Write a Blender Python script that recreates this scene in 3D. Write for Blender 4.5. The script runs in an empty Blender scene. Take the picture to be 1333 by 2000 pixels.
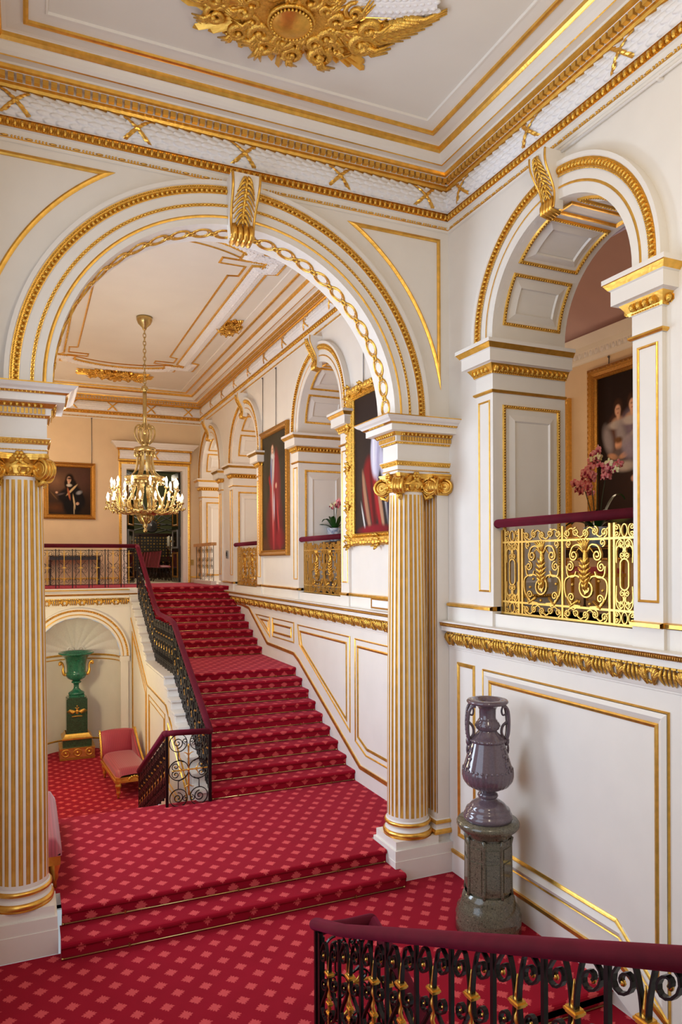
import bpy, math, random
from mathutils import Vector, Matrix
from mathutils.geometry import tessellate_polygon
random.seed(7)
pi = math.pi; sin = math.sin; cos = math.cos
C = bpy.context.scene.collection
sc = bpy.context.scene

# ------------------------------------------------------------------ materials
def new_mat(name):
    m = bpy.data.materials.new(name); m.use_nodes = True
    nt = m.node_tree; b = nt.nodes['Principled BSDF']
    return m, nt, b
def nd(nt, t, **k):
    n = nt.nodes.new(t)
    for a, v in k.items(): setattr(n, a, v)
    return n
def lin(c):
    return tuple((x / 12.92 if x <= .04045 else ((x + .055) / 1.055) ** 2.4) for x in [v / 255 for v in c]) + (1,)
def plain(name, c, rough=.5, metal=0, noise=0.06, scale=6, bump=0, bscale=60, coat=0, sheen=0, c2=None):
    m, nt, b = new_mat(name)
    tc = nd(nt, 'ShaderNodeTexCoord'); no = nd(nt, 'ShaderNodeTexNoise'); no.inputs['Scale'].default_value = scale
    no.inputs['Detail'].default_value = 4
    nt.links.new(tc.outputs['Object'], no.inputs['Vector'])
    mx = nd(nt, 'ShaderNodeMix', data_type='RGBA')
    a = lin(c); d = lin(c2) if c2 else tuple(x * (1 - noise * 2) for x in a[:3]) + (1,)
    mx.inputs['A'].default_value = a; mx.inputs['B'].default_value = d
    rp = nd(nt, 'ShaderNodeMapRange'); rp.inputs['From Min'].default_value = .35; rp.inputs['From Max'].default_value = .65
    nt.links.new(no.outputs['Fac'], rp.inputs['Value']); nt.links.new(rp.outputs['Result'], mx.inputs['Factor'])
    nt.links.new(mx.outputs['Result'], b.inputs['Base Color'])
    b.inputs['Roughness'].default_value = rough; b.inputs['Metallic'].default_value = metal
    b.inputs['Coat Weight'].default_value = coat; b.inputs['Sheen Weight'].default_value = sheen
    if bump:
        n2 = nd(nt, 'ShaderNodeTexNoise'); n2.inputs['Scale'].default_value = bscale; n2.inputs['Detail'].default_value = 3
        nt.links.new(tc.outputs['Object'], n2.inputs['Vector'])
        bp = nd(nt, 'ShaderNodeBump'); bp.inputs['Strength'].default_value = bump; bp.inputs['Distance'].default_value = .01
        nt.links.new(n2.outputs['Fac'], bp.inputs['Height']); nt.links.new(bp.outputs['Normal'], b.inputs['Normal'])
    return m
WHITE = plain('white_paint', (233, 227, 218), .42, noise=.015, scale=3)
CEIL = plain('ceiling_paint', (224, 217, 206), .6, noise=.015, scale=2)
LEAFW = plain('white_plaster_relief', (238, 236, 236), .55, noise=.03, scale=30)
PEACH = plain('warm_lit_wall_paint', (230, 205, 168), .55, noise=.02, scale=3)  # part of the warm lamplight is put into this wall colour
PINKC = plain('pink_ceiling_paint', (192, 156, 152), .6, noise=.02, scale=3)
GOLD = plain('gold_leaf', (240, 188, 88), .30, .85, noise=.10, scale=14, bump=.12, bscale=40)
GOLDP = plain('flat_gold_paint', (226, 176, 80), .40, .55, noise=.08, scale=9)
GOLDC = plain('carved_gold', (246, 196, 90), .24, .85, noise=.16, scale=60, bump=.55, bscale=110)
BRASS = plain('polished_brass', (196, 168, 108), .26, .9, noise=.08, scale=20)
PALEGOLD = plain('pale_gold_iron', (236, 190, 98), .33, .75, noise=.08, scale=25)
BRONZE = plain('bronze_gilding', (196, 140, 62), .36, .75, noise=.2, scale=70, bump=.5, bscale=120)
IRON = plain('black_iron', (22, 19, 22), .32, .35, noise=.2, scale=20)
VELVET = plain('crimson_velvet', (84, 3, 24), .8, noise=.12, scale=7, bump=.08, bscale=250, sheen=.28)
VELVET.node_tree.nodes['Principled BSDF'].inputs['Sheen Tint'].default_value = (.55, .02, .12, 1)
VELVET.node_tree.nodes['Principled BSDF'].inputs['Specular IOR Level'].default_value = .2
PORPH = plain('violet_porphyry', (104, 88, 97), .13, noise=.08, scale=60, coat=.5)
WOODD = plain('dark_mahogany', (52, 20, 14), .25, noise=.2, scale=8, coat=.3)
BLACKP = plain('black_lacquer', (20, 20, 22), .18, noise=.1, scale=5, coat=.4)
GREENW = plain('olive_wall', (74, 78, 38), .7, noise=.08, scale=4)
STEEL = plain('steel', (120, 118, 120), .35, .8, noise=.1, scale=20)
CREAMC = plain('cream_carpet', (206, 190, 158), .9, noise=.05, scale=20)
LEAFG = plain('orchid_leaf', (34, 74, 22), .35, noise=.15, scale=10)
STEMG = plain('orchid_stem', (54, 66, 36), .5, noise=.1, scale=10)
PETALP = plain('pink_petal', (222, 96, 108), .55, noise=.1, scale=40, c2=(238, 170, 165))
PETALY = plain('pale_yellow_petal', (226, 222, 150), .55, noise=.1, scale=40, c2=(240, 225, 190))
LIPD = plain('crimson_lip', (158, 20, 60), .5, noise=.1)
CANDLE = plain('ivory_candle', (238, 230, 210), .5, noise=.03)
CHROME = plain('silver', (214, 208, 196), .15, .95, noise=.05)
CHAIRP = plain('dusky_pink_leather', (172, 66, 78), .5, noise=.1, scale=12)
PALEW = plain('pale_polished_wood', (214, 160, 104), .35, noise=.1, scale=8)
GREYM = plain('grey_metal', (150, 152, 152), .4, .4, noise=.05)
POTW = plain('white_glazed_pot', (205, 212, 220), .2, noise=.12, scale=20, c2=(120, 140, 170))
TERRA = plain('gilded_pink_plinth', (198, 122, 66), .45, .3, noise=.1, scale=14)
SOIL = plain('moss', (70, 60, 34), .9, noise=.3, scale=30)
REDC = plain('red_cushion', (178, 26, 46), .7, noise=.1, scale=10, sheen=.3)

def bulb_mat():
    m, nt, b = new_mat('lit_bulb')
    no = nd(nt, 'ShaderNodeTexNoise'); no.inputs['Scale'].default_value = 3
    b.inputs['Base Color'].default_value = (1, .95, .85, 1)
    b.inputs['Emission Color'].default_value = (1, .86, .62, 1); b.inputs['Emission Strength'].default_value = 5
    return m
BULB = bulb_mat()

def stone(name, cols, scale, rough, detail=8, dist=1.5, coat=.3, voro=0):
    m, nt, b = new_mat(name)
    tc = nd(nt, 'ShaderNodeTexCoord'); no = nd(nt, 'ShaderNodeTexNoise')
    no.inputs['Scale'].default_value = scale; no.inputs['Detail'].default_value = detail; no.inputs['Distortion'].default_value = dist
    nt.links.new(tc.outputs['Object'], no.inputs['Vector'])
    r = nd(nt, 'ShaderNodeValToRGB')
    el = r.color_ramp.elements
    while len(el) < len(cols): el.new(.5)
    for e, (p, c) in zip(el, cols): e.position = p; e.color = lin(c)
    nt.links.new(no.outputs['Fac'], r.inputs['Fac']); nt.links.new(r.outputs['Color'], b.inputs['Base Color'])
    b.inputs['Roughness'].default_value = rough; b.inputs['Coat Weight'].default_value = coat
    return m
GRANITE = stone('speckled_granite', [(.28, (40, 38, 32)), (.42, (92, 88, 72)), (.52, (112, 106, 88)), (.62, (70, 62, 52)), (.75, (168, 156, 128))], 55, .16, 10, .6)
MALACH = stone('malachite', [(.25, (6, 36, 30)), (.40, (18, 84, 66)), (.5, (36, 120, 92)), (.58, (14, 62, 52)), (.68, (60, 150, 118)), (.8, (10, 46, 40))], 14, .15, 6, 2.5)
MALACHD = stone('dark_malachite', [(.25, (14, 34, 26)), (.42, (30, 66, 50)), (.52, (56, 84, 62)), (.6, (22, 46, 38)), (.75, (70, 72, 50))], 22, .2, 8, 2.0)

def carpet_mat():
    m, nt, b = new_mat('crimson_motif_carpet')
    L = nt.links
    def M(op, a, bb=None, cc=None):
        n = nd(nt, 'ShaderNodeMath', operation=op)
        for i, v in enumerate((a, bb, cc)):
            if v is None: continue
            if isinstance(v, (int, float)): n.inputs[i].default_value = v
            else: L.new(v, n.inputs[i])
        return n.outputs[0]
    uv = nd(nt, 'ShaderNodeUVMap'); uv.uv_map = 'UVMap'
    sep = nd(nt, 'ShaderNodeSeparateXYZ'); L.new(uv.outputs['UV'], sep.inputs[0])
    AX, AY = .24, .33
    ragn = nd(nt, 'ShaderNodeTexNoise'); ragn.inputs['Scale'].default_value = 75; ragn.inputs['Detail'].default_value = 2
    L.new(uv.outputs['UV'], ragn.inputs['Vector'])
    rag = M('MULTIPLY', M('SUBTRACT', ragn.outputs['Fac'], .5), .030)
    def motif(off):
        u = M('MULTIPLY', M('SUBTRACT', M('FRACT', M('ADD', M('DIVIDE', sep.outputs[0], AX), off + .07)), .5), AX)
        v = M('MULTIPLY', M('SUBTRACT', M('FRACT', M('ADD', M('DIVIDE', sep.outputs[1], AY), off + .23)), .5), AY)
        r = M('SQRT', M('ADD', M('MULTIPLY', u, u), M('MULTIPLY', v, v)))
        t = M('ARCTAN2', v, u)
        R = M('ADD', M('ADD', .047, M('MULTIPLY', M('COSINE', M('MULTIPLY', t, 4)), .0075)), M('MULTIPLY', M('COSINE', M('MULTIPLY', t, 12)), .0065))
        return M('SUBTRACT', M('ADD', R, rag), r)
    d = M('MAXIMUM', motif(0), motif(.5))
    mr = nd(nt, 'ShaderNodeMapRange'); mr.inputs['From Min'].default_value = -.003; mr.inputs['From Max'].default_value = .004
    L.new(d, mr.inputs['Value'])
    tc = nd(nt, 'ShaderNodeTexNoise'); tc.inputs['Scale'].default_value = 3; L.new(uv.outputs['UV'], tc.inputs['Vector'])
    bg = nd(nt, 'ShaderNodeMix', data_type='RGBA'); bg.inputs['A'].default_value = lin((136, 9, 30)); bg.inputs['B'].default_value = lin((152, 13, 38))
    L.new(tc.outputs['Fac'], bg.inputs['Factor'])
    fn = nd(nt, 'ShaderNodeTexNoise'); fn.inputs['Scale'].default_value = 120; L.new(uv.outputs['UV'], fn.inputs['Vector'])
    fg = nd(nt, 'ShaderNodeMix', data_type='RGBA'); fg.inputs['A'].default_value = lin((190, 66, 70)); fg.inputs['B'].default_value = lin((212, 86, 88))
    L.new(fn.outputs['Fac'], fg.inputs['Factor'])
    mx = nd(nt, 'ShaderNodeMix', data_type='RGBA'); L.new(mr.outputs['Result'], mx.inputs['Factor'])
    L.new(bg.outputs['Result'], mx.inputs['A']); L.new(fg.outputs['Result'], mx.inputs['B'])
    L.new(mx.outputs['Result'], b.inputs['Base Color'])
    b.inputs['Roughness'].default_value = .95; b.inputs['Sheen Weight'].default_value = .5; b.inputs['Sheen Roughness'].default_value = .3; b.inputs['Sheen Tint'].default_value = (.85, .20, .28, 1)
    b.inputs['Specular IOR Level'].default_value = .15
    pn = nd(nt, 'ShaderNodeTexNoise'); pn.inputs['Scale'].default_value = 400; L.new(uv.outputs['UV'], pn.inputs['Vector'])
    bp = nd(nt, 'ShaderNodeBump'); bp.inputs['Strength'].default_value = .25; bp.inputs['Distance'].default_value = .004
    L.new(pn.outputs['Fac'], bp.inputs['Height']); L.new(bp.outputs['Normal'], b.inputs['Normal'])
    return m
CARPET = carpet_mat()

def silk_mat():
    m, nt, b = new_mat('striped_red_silk')
    tc = nd(nt, 'ShaderNodeTexCoord'); w = nd(nt, 'ShaderNodeTexWave'); w.bands_direction = 'X'
    w.inputs['Scale'].default_value = 9; w.inputs['Distortion'].default_value = .6
    nt.links.new(tc.outputs['Object'], w.inputs['Vector'])
    mx = nd(nt, 'ShaderNodeMix', data_type='RGBA'); mx.inputs['A'].default_value = lin((134, 16, 40)); mx.inputs['B'].default_value = lin((158, 32, 56))
    nt.links.new(w.outputs['Fac'], mx.inputs['Factor']); nt.links.new(mx.outputs['Result'], b.inputs['Base Color'])
    b.inputs['Roughness'].default_value = .5; b.inputs['Sheen Weight'].default_value = .3
    return m
SILK = silk_mat()

def wains_mat():
    m, nt, b = new_mat('gilt_pattern_panel')
    tc = nd(nt, 'ShaderNodeTexCoord'); v = nd(nt, 'ShaderNodeTexVoronoi'); v.inputs['Scale'].default_value = 9; v.inputs['Randomness'].default_value = .1
    nt.links.new(tc.outputs['Object'], v.inputs['Vector'])
    r = nd(nt, 'ShaderNodeValToRGB'); r.color_ramp.elements[0].color = lin((196, 148, 40)); r.color_ramp.elements[1].color = lin((34, 26, 14))
    r.color_ramp.elements[0].position = .35; r.color_ramp.elements[1].position = .5
    nt.links.new(v.outputs['Distance'], r.inputs['Fac']); nt.links.new(r.outputs['Color'], b.inputs['Base Color'])
    b.inputs['Roughness'].default_value = .4
    return m
WAINS = wains_mat()

def canvas_mat():
    m, nt, b = new_mat('oil_on_canvas')
    at = nd(nt, 'ShaderNodeAttribute', attribute_name='paint')
    no = nd(nt, 'ShaderNodeTexNoise'); no.inputs['Scale'].default_value = 18; no.inputs['Detail'].default_value = 6
    tc = nd(nt, 'ShaderNodeTexCoord'); nt.links.new(tc.outputs['Object'], no.inputs['Vector'])
    mx = nd(nt, 'ShaderNodeMix', data_type='RGBA', blend_type='OVERLAY'); mx.inputs['Factor'].default_value = .10
    nt.links.new(at.outputs['Color'], mx.inputs['A']); nt.links.new(no.outputs['Fac'], mx.inputs['B'])
    nt.links.new(mx.outputs['Result'], b.inputs['Base Color']); b.inputs['Roughness'].default_value = .6; b.inputs['Specular IOR Level'].default_value = .12
    return m
CANVAS = canvas_mat()

# ------------------------------------------------------------------ mesh builder
class MB:
    def __init__(s): s.v = []; s.f = []; s.m = []; s.sm = []; s.uv = {}
    def add(s, pts, faces, mat, smooth=False, uvs=None):
        o = len(s.v); s.v += [tuple(p) for p in pts]
        for f in faces:
            if uvs is not None: s.uv[len(s.f)] = [uvs[i] for i in f]
            s.f.append(tuple(i + o for i in f)); s.m.append(mat); s.sm.append(smooth)
    def box(s, x0, x1, y0, y1, z0, z1, mat, M=None):
        p = [(x, y, z) for z in (z0, z1) for y in (y0, y1) for x in (x0, x1)]
        if M: p = [M(*q) for q in p]
        s.add(p, [(0, 2, 3, 1), (4, 5, 7, 6), (0, 1, 5, 4), (2, 6, 7, 3), (0, 4, 6, 2), (1, 3, 7, 5)], mat)
    def grid(s, fn, nu, nv, mat, smooth=True, cu=False, cv=False):
        U = nu if cu else nu + 1; V = nv if cv else nv + 1
        p = [fn(i / nu, j / nv) for i in range(U) for j in range(V)]
        f = []
        for i in range(nu):
            for j in range(nv):
                a = i * V + j; b = i * V + (j + 1) % V; c = ((i + 1) % U) * V + (j + 1) % V; d = ((i + 1) % U) * V + j
                f.append((a, d, c, b))
        s.add(p, f, mat, smooth)
    def lathe(s, prof, c, mat, seg=32, smooth=True, fn=None):
        n = len(prof)
        p = []
        for i in range(seg):
            a = 2 * pi * i / seg
            for r, z in prof:
                q = fn(r, z, a) if fn else r
                p.append((c[0] + q * cos(a), c[1] + q * sin(a), c[2] + z))
        f = []
        for i in range(seg):
            k = (i + 1) % seg
            for j in range(n - 1): f.append((i * n + j, k * n + j, k * n + j + 1, i * n + j + 1))
        s.add(p, f, mat, smooth)
    def ell(s, c, ex, ey, ez, mat, nu=8, nv=5, smooth=True):
        c = Vector(c); ex = Vector(ex); ey = Vector(ey); ez = Vector(ez)
        p = [c + ez]; 
        for j in range(1, nv):
            ph = pi * j / nv
            for i in range(nu):
                a = 2 * pi * i / nu
                p.append(c + ez * cos(ph) + (ex * cos(a) + ey * sin(a)) * sin(ph))
        p.append(c - ez); L = len(p) - 1; f = []
        for i in range(nu):
            k = (i + 1) % nu
            f.append((0, 1 + i, 1 + k)); f.append((L, L - nu + k, L - nu + i))
            for j in range(nv - 2):
                a = 1 + j * nu
                f.append((a + i, a + nu + i, a + nu + k, a + k))
        s.add(p, f, mat, smooth)
    def ball(s, c, r, mat, nu=8, nv=6): s.ell(c, (r, 0, 0), (0, r, 0), (0, 0, r), mat, nu, nv)
    def sec(s, path, secs, mat, closed=False, up=None, smooth=True, caps=True):
        # sweep a cross-section (list of (a,b)) along 3-D path; secs may be a function of t
        P = [Vector(p) for p in path]; n = len(P); rings = []
        prev = None
        for i in range(n):
            if closed: t = P[(i + 1) % n] - P[i - 1]
            else: t = P[min(i + 1, n - 1)] - P[max(i - 1, 0)]
            if t.length < 1e-9: t = Vector((0, 0, 1))
            t.normalize()
            if up is not None: a = Vector(up)
            elif prev is not None: a = prev
            else: a = Vector((0, 0, 1)) if abs(t.z) < .9 else Vector((1, 0, 0))
            b = t.cross(a)
            if b.length < 1e-6: b = t.cross(Vector((1, .3, 0)))
            b.normalize(); a = b.cross(t).normalized(); prev = a
            S = secs(i / max(1, n - 1)) if callable(secs) else secs
            rings.append([P[i] + b * q[0] + a * q[1] for q in S])
        k = len(rings[0]); pts = [p for r in rings for p in r]; f = []
        for i in range(n if closed else n - 1):
            j = (i + 1) % n
            for q in range(k): f.append((i * k + q, i * k + (q + 1) % k, j * k + (q + 1) % k, j * k + q))
        if not closed and caps:
            f.append(tuple(range(k - 1, -1, -1))); f.append(tuple((n - 1) * k + q for q in range(k)))
        s.add(pts, f, mat, smooth)
    def tube(s, path, r, mat, seg=6, closed=False):
        if callable(r): S = lambda t: [(r(t) * cos(2 * pi * q / seg), r(t) * sin(2 * pi * q / seg)) for q in range(seg)]
        else: S = [(r * cos(2 * pi * q / seg), r * sin(2 * pi * q / seg)) for q in range(seg)]
        s.sec(path, S, mat, closed)
    def bar(s, path, w, h, mat, up, closed=False):      # flat bar: w in the plane, h along 'up'
        s.sec(path, [(-w / 2, -h / 2), (w / 2, -h / 2), (w / 2, h / 2), (-w / 2, h / 2)], mat, closed, up, smooth=False)
    def sweep(s, path, prof, M, mats, closed=False, smooth=False, uv=None):
        # path in 2-D, prof = (offset to the left, height); mats per profile segment; M(s,t,d) -> 3-D
        n = len(path); R = []
        for i in range(n):
            p = Vector(path[i])
            def nrm(a, b):
                d = Vector(b) - Vector(a); d.normalize(); return Vector((-d.y, d.x))
            if closed or 0 < i < n - 1:
                n1 = nrm(path[i - 1], path[i]); n2 = nrm(path[i], path[(i + 1) % n])
                m = n1 + n2; L = m.length_squared
                m = m * (2 / L) if L > .05 else n1
            elif i == 0: m = nrm(path[0], path[1])
            else: m = nrm(path[-2], path[-1])
            R.append([M(p.x + m.x * a, p.y + m.y * a, d) for a, d in prof])
        k = len(prof)
        for i in range(n if closed else n - 1):
            j = (i + 1) % n
            for q in range(k - 1):
                mt = mats[q] if isinstance(mats, (list, tuple)) else mats
                s.add([R[i][q], R[j][q], R[j][q + 1], R[i][q + 1]], [(0, 1, 2, 3)], mt, smooth)
    def poly(s, outer, holes, M, mat, d=0):
        loops = [[Vector((a, b, 0)) for a, b in outer]] + [[Vector((a, b, 0)) for a, b in h] for h in holes]
        flat = [p for l in loops for p in l]
        s.add([M(p.x, p.y, d) for p in flat], [tuple(t) for t in tessellate_polygon(loops)], mat)
    def loft(s, loop, M, d0, d1, mat, closed=True, smooth=False):
        n = len(loop); p = [M(a, b, d0) for a, b in loop] + [M(a, b, d1) for a, b in loop]
        s.add(p, [(i, (i + 1) % n, n + (i + 1) % n, n + i) for i in range(n if closed else n - 1)], mat, smooth)
    def slab(s, outer, M, d0, d1, mat, holes=()):
        s.poly(outer, holes, M, mat, d0); s.poly(outer, holes, M, mat, d1); s.loft(outer, M, d0, d1, mat)
        for h in holes: s.loft(h, M, d0, d1, mat)
    def xf(s, fn): s.v = [tuple(fn(*p)) for p in s.v]; return s
    def build(s, name, parent=None, org=(0, 0, 0), uvname='UVMap'):
        me = bpy.data.meshes.new(name)
        me.from_pydata([(a - org[0], b - org[1], c - org[2]) for a, b, c in s.v], [], s.f)
        ms = []
        for m in s.m:
            if m not in ms: ms.append(m)
        for m in ms: me.materials.append(m)
        ix = {m: i for i, m in enumerate(ms)}
        me.polygons.foreach_set('material_index', [ix[m] for m in s.m])
        me.polygons.foreach_set('use_smooth', s.sm)
        if s.uv:
            ul = me.uv_layers.new(name=uvname); k = 0
            for fi, f in enumerate(s.f):
                uvs = s.uv.get(fi)
                for q in range(len(f)):
                    if uvs: ul.data[k].uv = uvs[q]
                    k += 1
        me.update()
        o = bpy.data.objects.new(name, me); C.objects.link(o)
        if parent: o.parent = parent
        else: o.location = org
        return o

def tag(o, label, cat, group=None):
    o['label'] = label; o['category'] = cat
    if group: o['group'] = group
    return o
def thing(name, label, cat, loc=(0, 0, 0), rz=0, group=None):
    o = bpy.data.objects.new(name, None); C.objects.link(o); o.empty_display_size = .1
    o.location = loc; o.rotation_euler = (0, 0, rz)
    return tag(o, label, cat, group)
def struct(o): o['kind'] = 'structure'; return o
def dup(root, loc, rz=None, label=None, group=None, swap=None):
    def cp(o, par):
        c = o.copy(); C.objects.link(c)
        if par: c.parent = par
        for ch in kids.get(o, []): cp(ch, c)
        return c
    kids = {}
    for o in C.objects:
        if o.parent: kids.setdefault(o.parent, []).append(o)
    r = cp(root, None); r.location = loc
    if rz is not None: r.rotation_euler = (0, 0, rz)
    if label: r['label'] = label
    if group: r['group'] = group
    return r
TN = [0]
def trim(mb, org=(0, 0, 0)):
    TN[0] += 1
    return struct(mb.build('trim_%d' % TN[0], None, org))

# ---- mappings
ID = lambda x, y, z: (x, y, z)
def onX(x0, sgn=-1): return lambda s, t, d: (x0 + sgn * d, s, t)         # wall plane x=x0, s=y, t=z, d out of the wall
def onY(y0, sgn=-1): return lambda s, t, d: (s, y0 + sgn * d, t)
def arc(cx, cz, r, a0, a1, n): return [(cx + r * cos(a0 + (a1 - a0) * i / n), cz + r * sin(a0 + (a1 - a0) * i / n)) for i in range(n + 1)]
def along(path, step, closed=False):
    P = [Vector(p) for p in path]
    if closed: P = P + [P[0]]
    L = [(P[i + 1] - P[i]).length for i in range(len(P) - 1)]; T = sum(L); n = max(1, round(T / step)); st = T / n
    out = []; i = 0; acc = 0
    for k in range(n):
        d = (k + .5) * st
        while i < len(L) - 1 and acc + L[i] < d: acc += L[i]; i += 1
        t = (P[i + 1] - P[i]).normalized(); out.append((P[i] + t * (d - acc), t))
    return out
def frame_at(M, p, t, a, d):
    n = Vector((-t.y, t.x)); q = p + n * a; h = .005
    c = Vector(M(q.x, q.y, d))
    e1 = (Vector(M(q.x + t.x * h, q.y + t.y * h, d)) - c) / h; e2 = (Vector(M(q.x + n.x * h, q.y + n.y * h, d)) - c) / h
    e3 = (Vector(M(q.x, q.y, d + h)) - c) / h
    return c, e1, e2, e3
def eggs(mb, path, M, a, d, step, st, sn, sd, mat, closed=False, dart=True, nu=7, nv=4):
    for p, t in along(path, step, closed):
        c, e1, e2, e3 = frame_at(M, p, t, a, d)
        mb.ell(c, e1 * st, e2 * sn, e3 * sd, mat, nu, nv)
    if dart:
        for p, t in along(path, step, closed):
            p = p + t * step * .5
            c, e1, e2, e3 = frame_at(M, p, t, a, d)
            mb.ell(c, e1 * st * .22, e2 * sn * 1.05, e3 * sd * 1.05, mat, 4, 3, False)
def beads(mb, path, M, a, d, step, r, mat, closed=False): eggs(mb, path, M, a, d, step, r * 1.5, r, r, mat, closed, False, 6, 4)
def reeds(mb, path, M, a, d, r, mat, closed=False):       # bead and reel
    for k, (p, t) in enumerate(along(path, r * 3, closed)):
        c, e1, e2, e3 = frame_at(M, p, t, a, d)
        L = 1.6 if k % 7 < 4 else 2.2
        if k % 7 < 4: mb.ell(c, e1 * r * 1.1, e2 * r * 1.35, e3 * r * 1.35, mat, 5, 3)
        elif k % 7 == 5: mb.ell(c, e1 * r * 4.2, e2 * r, e3 * r, mat, 5, 4)
def pframe(mb, path, M, w, h, mat, closed=True):           # gilded panel moulding
    mb.sweep(path, [(-w / 2, 0), (-w / 2, h * .6), (-w * .15, h), (w * .2, h * .7), (w / 2, h * .35), (w / 2, 0)], M, mat, closed)
def rect(a, b, c, d): return [(a, c), (b, c), (b, d), (a, d)]
def spiral(c, r, a0, turns, sgn=1, n=None, r1=.18):
    n = n or int(14 * turns) + 2
    return [(c[0] + r * (1 - (1 - r1) * i / n) * cos(a0 + sgn * 2 * pi * turns * i / n), c[1] + r * (1 - (1 - r1) * i / n) * sin(a0 + sgn * 2 * pi * turns * i / n)) for i in range(n + 1)]
def crom(P, n=6):
    P = [Vector(p) for p in P]; Q = [P[0] * 2 - P[1]] + P + [P[-1] * 2 - P[-2]]; out = []
    for i in range(1, len(Q) - 2):
        for k in range(n):
            t = k / n
            out.append(tuple(.5 * ((2 * Q[i]) + (Q[i + 1] - Q[i - 1]) * t + (2 * Q[i - 1] - 5 * Q[i] + 4 * Q[i + 1] - Q[i + 2]) * t * t + (3 * Q[i] - Q[i - 1] - 3 * Q[i + 1] + Q[i + 2]) * t ** 3)))
    out.append(tuple(P[-1])); return out
# ------------------------------------------------------------------ setting
XL, XR, XC = -.51, 4.65, 2.07
YA, YB, YN, YF = 7.33, 7.70, 17.3, 20.6
ZL, ZT, ZC = .308, 3.08, 8.415
R, T = .154, .329
ZLOW = -.77

def strip(mb, prof, x0, x1, v0=0, mat=None, ends=False):     # carpet laid over a profile of (y,z), pattern runs with it
    v = v0; vs = [v]
    for a, b in zip(prof, prof[1:]): v += math.hypot(b[0] - a[0], b[1] - a[1]); vs.append(v)
    for i in range(len(prof) - 1):
        (y0, z0), (y1, z1) = prof[i], prof[i + 1]
        mb.add([(x0, y0, z0), (x1, y0, z0), (x1, y1, z1), (x0, y1, z1)], [(0, 1, 2, 3)], mat or CARPET, False,
               [(x0, vs[i]), (x1, vs[i]), (x1, vs[i + 1]), (x0, vs[i + 1])])
    return v
def floor_piece(x0, x1, y0, y1, z, th=.12, mat=None):
    mb = MB(); strip(mb, [(y0, z), (y1, z)], x0, x1, y0, mat)
    p = [(x0, y0), (x1, y0), (x1, y1), (x0, y1)]
    mb.poly(p, [], lambda a, b, d: (a, b, z - th), WHITE); mb.loft(p, ID, z - th, z, WHITE)
    return struct(mb.build('floor'))
floor_piece(XL, XR, 4.76, 7.265, 0)
floor_piece(XL, XR, YB + .18, 10.15, ZL)
floor_piece(XL, 2.2, 10.15, 18.4, ZLOW)
floor_piece(XL, XR, YN + .14, YF, ZT)
floor_piece(5.59, 8.2, -1, 24, ZT, .12, CREAMC)
floor_piece(.5, 7.5, YF + .25, 27.2, ZT, .12, CREAMC)

# ceilings
for (y0, y1, m) in ((-2.6, YA, CEIL), (YB, YF, CEIL)):
    mb = MB(); mb.box(XL, XR, y0, y1, ZC, ZC + .15, m); struct(mb.build('ceiling'))
mb = MB(); mb.grid(lambda u, v: (5.59 + 2.61 * u, -1 + 25 * v, 7.05 + 1.0 * (sin(pi * u)) ** .55), 16, 4, PINKC); struct(mb.build('ceiling'))
mb = MB(); mb.box(.5, 7.5, YF + .25, 27.2, 6.95, 7.1, WOODD); struct(mb.build('ceiling'))

# ---------------- room cornice
def leafband(mb, P, Q, z0, z1, a0, bulge, ds, xs, xw=.13, mat=None, relief=.034, rows=5):
    P = Vector(P); Q = Vector(Q); L = (Q - P).length; t = (Q - P) / L; n = Vector((-t.y, t.x))
    nu = max(2, int(L / ds)); nv = 32 if ds < .02 else 18
    c = .115
    def fn(u, v):
        s = u * L
        # distance to nearest ribbon, leaves point towards the middle between ribbons
        k = v * rows; r = int(k); f = k - r - .5
        q = s / c + (.5 if r % 2 else 0); g = q - math.floor(q)
        e_ = 1 - abs(2 * f) / max(.05, (1 - g ** 3) ** .6)       # pointed overlapping laurel leaves
        h = relief * (.30 + .70 * g) * min(1, .55 + max(0, e_) * 1.2) if e_ > 0 else relief * .12
        a = a0 + bulge * sin(pi * v) ** .8 + h * .8
        z = z0 + (z1 - z0) * v - h * cos(pi * v) * .5
        p = P + t * s + n * a
        return (p.x, p.y, z)
    mb.grid(fn, nu, nv, mat or LEAFW, True)
    for x in xs:
        for sg in (1, -1):
            def rf(u, v):
                vv = .03 + .94 * u; s = x + sg * (u - .5) * 2 * xw + (v - .5) * .055
                a = a0 + bulge * sin(pi * vv) ** .8 + .034 + (.006 if int(u * 14) % 2 else 0) - .012 * abs(2 * v - 1)
                p = P + t * s + n * a
                return (p.x, p.y, z0 + (z1 - z0) * vv)
            mb.grid(rf, 14, 3, GOLD, False)
W_, G_ = WHITE, GOLD
CPROF = [(0, 7.60), (0, 7.625), (.012, 7.63), (.012, 7.642), (0, 7.645), (0, 7.722), (.03, 7.728), (.02, 7.738), (.015, 7.815), (.035, 7.82), (.035, 7.828), (.005, 7.83), (.005, 8.07),
         (.012, 8.075), (.045, 8.082), (.058, 8.105), (.052, 8.137), (.052, 8.147), (.05, 8.15), (.05, 8.195), (.10, 8.198), (.104, 8.203), (.128, 8.212), (.136, 8.242), (.142, 8.244), (.146, 8.258),
         (.222, 8.258), (.228, 8.25), (.238, 8.258), (.244, 8.263), (.262, 8.278), (.280, 8.305), (.296, 8.336), (.306, 8.34), (.312, 8.345), (.330, 8.365), (.336, 8.40), (.344, 8.405), (.37, 8.41),
         (.505, 8.405), (.508, 8.382), (.528, 8.376), (.546, 8.384), (.55, 8.405), (.68, 8.405), (.685, 8.392), (.70, 8.392), (.705, 8.416)]
CM = [W_] * (len(CPROF) - 1)
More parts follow.
